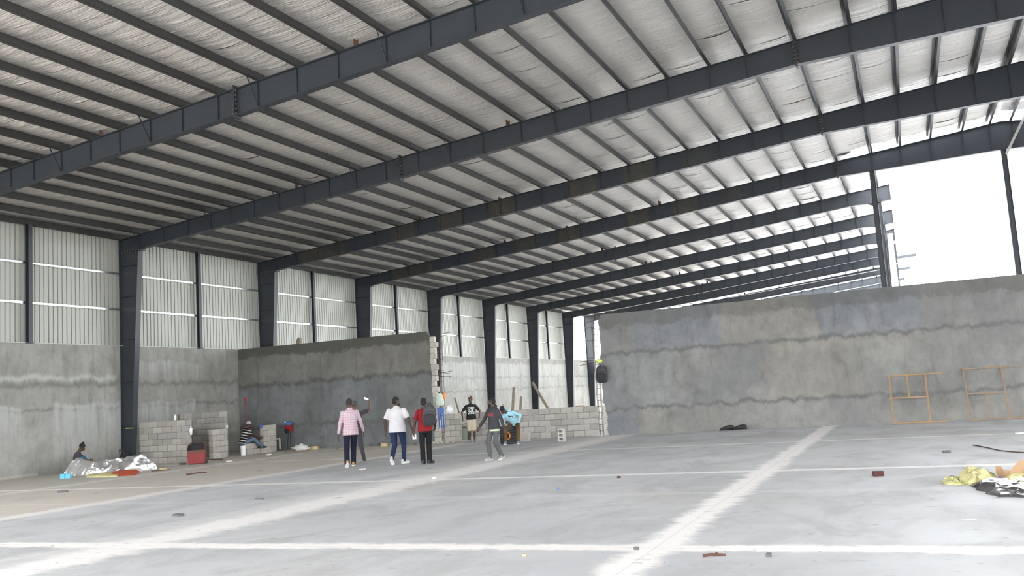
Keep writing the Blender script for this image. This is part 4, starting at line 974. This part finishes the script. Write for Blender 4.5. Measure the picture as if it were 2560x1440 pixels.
lx, ly = -.29, .03; tag(MB().box(-.05, .05, -.006, .006, -.09, .02).build('folded_paper', M['paper']), 'folded white paper held low by the left hand of the red shirt wearer', 'paper').location = (P4.x + c * lx - s_ * ly + .03, P4.y + s_ * lx + c * ly, .70)
p = gpt(1190, 1107); p.y = YW - .62; p.x = 10.42
cap5 = cloth('patterned_cap', (.10, .035, .025), 'spots', (.60, .50, .38))
person('person in a black printed shirt and cream shorts facing the camera, holding a bucket', (p.x, p.y, 0), away(p) + PI, 1.54,
       dict(wR=(.33, .08, .92), eR=(.8, -.6, 0), wL=(-.30, .02, .92), eL=(-.8, -.6, 0), aR=(.09, .10, .085), aL=(-.08, .05, .085), fR=(.2, 1, 0), fL=(-.25, 1, 0), hy=-.25, hp=-.15, cR=1.0),
       dict(top=cloth('black_print_shirt', (.018, .018, .020), 'print', (.50, .50, .50)), bot=cloth('cream_shorts', (.48, .42, .33), 'spots', (.22, .20, .17)), shoe=gsh, sole=gsh, shorts=True, hat='beanie', hatm=cap5))
b5 = ypt(1165, 1083, p.y - .1)
o = thing('plastic_bucket', 'grey green bucket hanging from the hand of the person in cream shorts', 'bucket', b5); o.rotation_euler = (0.25, .12, .4)
M['bucket'] = plain('grey_green_plastic', (.15, .17, .14), .6, 0, .3, 8)
MB().tube([(0, 0, -.20), (0, 0, .20)], [.125, .155], 18, False).build('wall', M['bucket'], o, True); MB().tube([(0, 0, -.205), (0, 0, -.19)], .125, 18).build('base', M['bucket'], o); MB().tube([(0, 0, .17), (0, 0, .205)], .163, 18, False).build('rim', M['bucket'], o)
MB().tube([(.155 * math.cos(a), 0, .19 + .15 * math.sin(a)) for a in (PI * k / 10 for k in range(11))], .007, 6).build('handle', M['grey'], o)
p = gpt(1240, 1150)
pp = person('person in a dark hooded top with red lettering striding across, looking left', (p.x, p.y, 0), 2.80, 1.47,
       dict(wR=(.36, .20, .93), eR=(.5, -1, 0), wL=(-.30, -.10, .80), eL=(-.5, -1, 0), aR=(.06, .15, .09), fR=(.15, 1, .05), aL=(-.06, -.18, .11), fL=(-.05, 1, -.2), hy=-.85),
       dict(top=cloth('charcoal_hoodie', (.042, .042, .048), 'text', (.36, .05, .05)), bot=cloth('grey_jeans', (.085, .087, .092)), shoe=gsh, sole=WS, long=True, hood=True, beard=True))
MB().loft([oval(Vector((0, 0, z)), Vector((1, 0, 0)), Vector((0, 1, 0)), .176, .130, 20) for z in (.795, .845)], False).build('undershirt_hem', plain('pale_lime_cloth', (.46, .50, .36), .9), pp)
p = gpt(1264, 1111); p = Vector((p.x + .16, p.y + .28, 0))
person('person in a light blue hooded top and dark beanie seated on the drum', (p.x, p.y, 0), away(p) + PI - .25, 1.56,
       dict(sit=True, hip=(-.06, -.04, .70), sh=(.10, .20, 1.06), head=(.24, .36, 1.16), hy=-.3, hp=-.5, wR=(.16, .38, .74), wL=(-.28, .24, .72), eL=(-1, -.3, .1), eR=(1, -.5, 0), aL=(-.26, .42, .085), aR=(.18, .40, .085), kL=(-.4, 1, .6), kR=(.3, 1, .6), fL=(-.3, 1, 0)),
       dict(top=cloth('light_blue_hoodie', (.33, .58, .68), 'logo', (.03, .03, .05)), bot=cloth('brown_trousers', (.11, .068, .030)), shoe=plain('blue_shoe', (.16, .25, .38), .7), sole=WS, long=True, hood=True, hat='beanie', hatm=plain('navy_beanie', (.014, .012, .030), .9), fat=1.05))
p = ypt(614, 1104, 27.1)
person('person in a black and white striped shirt seated on the blocks', (2.36, 27.04, 0), -.62, 1.56,
       dict(sit=True, hip=(-.02, -.08, .52), sh=(0, .07, 1.00), head=(0, .17, 1.17), wR=(.14, .52, .66), wL=(-.12, .52, .64), eR=(.7, -.6, -.4), eL=(-.7, -.6, -.4), aR=(.12, .62, .30), aL=(-.10, .60, .30), kR=(.1, .6, 1), kL=(-.1, .6, 1), hp=-.1),
       dict(top=cloth('striped_shirt', (.014, .014, .016), 'stripes', (.58, .58, .57)), bot=cloth('faded_jeans', (.10, .14, .20)), shoe=blk, sole=DS, hat='cap', hatm=plain('grey_cap', (.34, .34, .35), .9), skin='skin'))
p = ypt(194, 1160, 21.15)
person('person in a grey top sitting on the floor behind the foil heap', (p.x, 21.15, 0), -1.0, 1.62,
       dict(sit=True, hip=(0, -.05, .13), sh=(0, .02, .62), head=(0, .14, .80), hp=-.45, wR=(.14, .36, .36), wL=(-.14, .36, .34), eR=(.8, -.5, -.2), eL=(-.8, -.5, -.2), aR=(.14, .40, .10), aL=(-.12, .38, .10), kR=(.1, .5, 1), kL=(-.1, .5, 1)),
       dict(top=cloth('mauve_grey_top', (.075, .066, .078)), bot=cloth('blue_work_trousers', (.06, .13, .20)), shoe=gsh, sole=DS, hat='bun', long=True))
# backpack hung on the right jamb
q = ypt(1503, 935, YW - .2); backpack('dark backpack hanging on the right rebar cage at head height', (q.x, YW - .20, q.z - .30), .15, 1.12, .06)
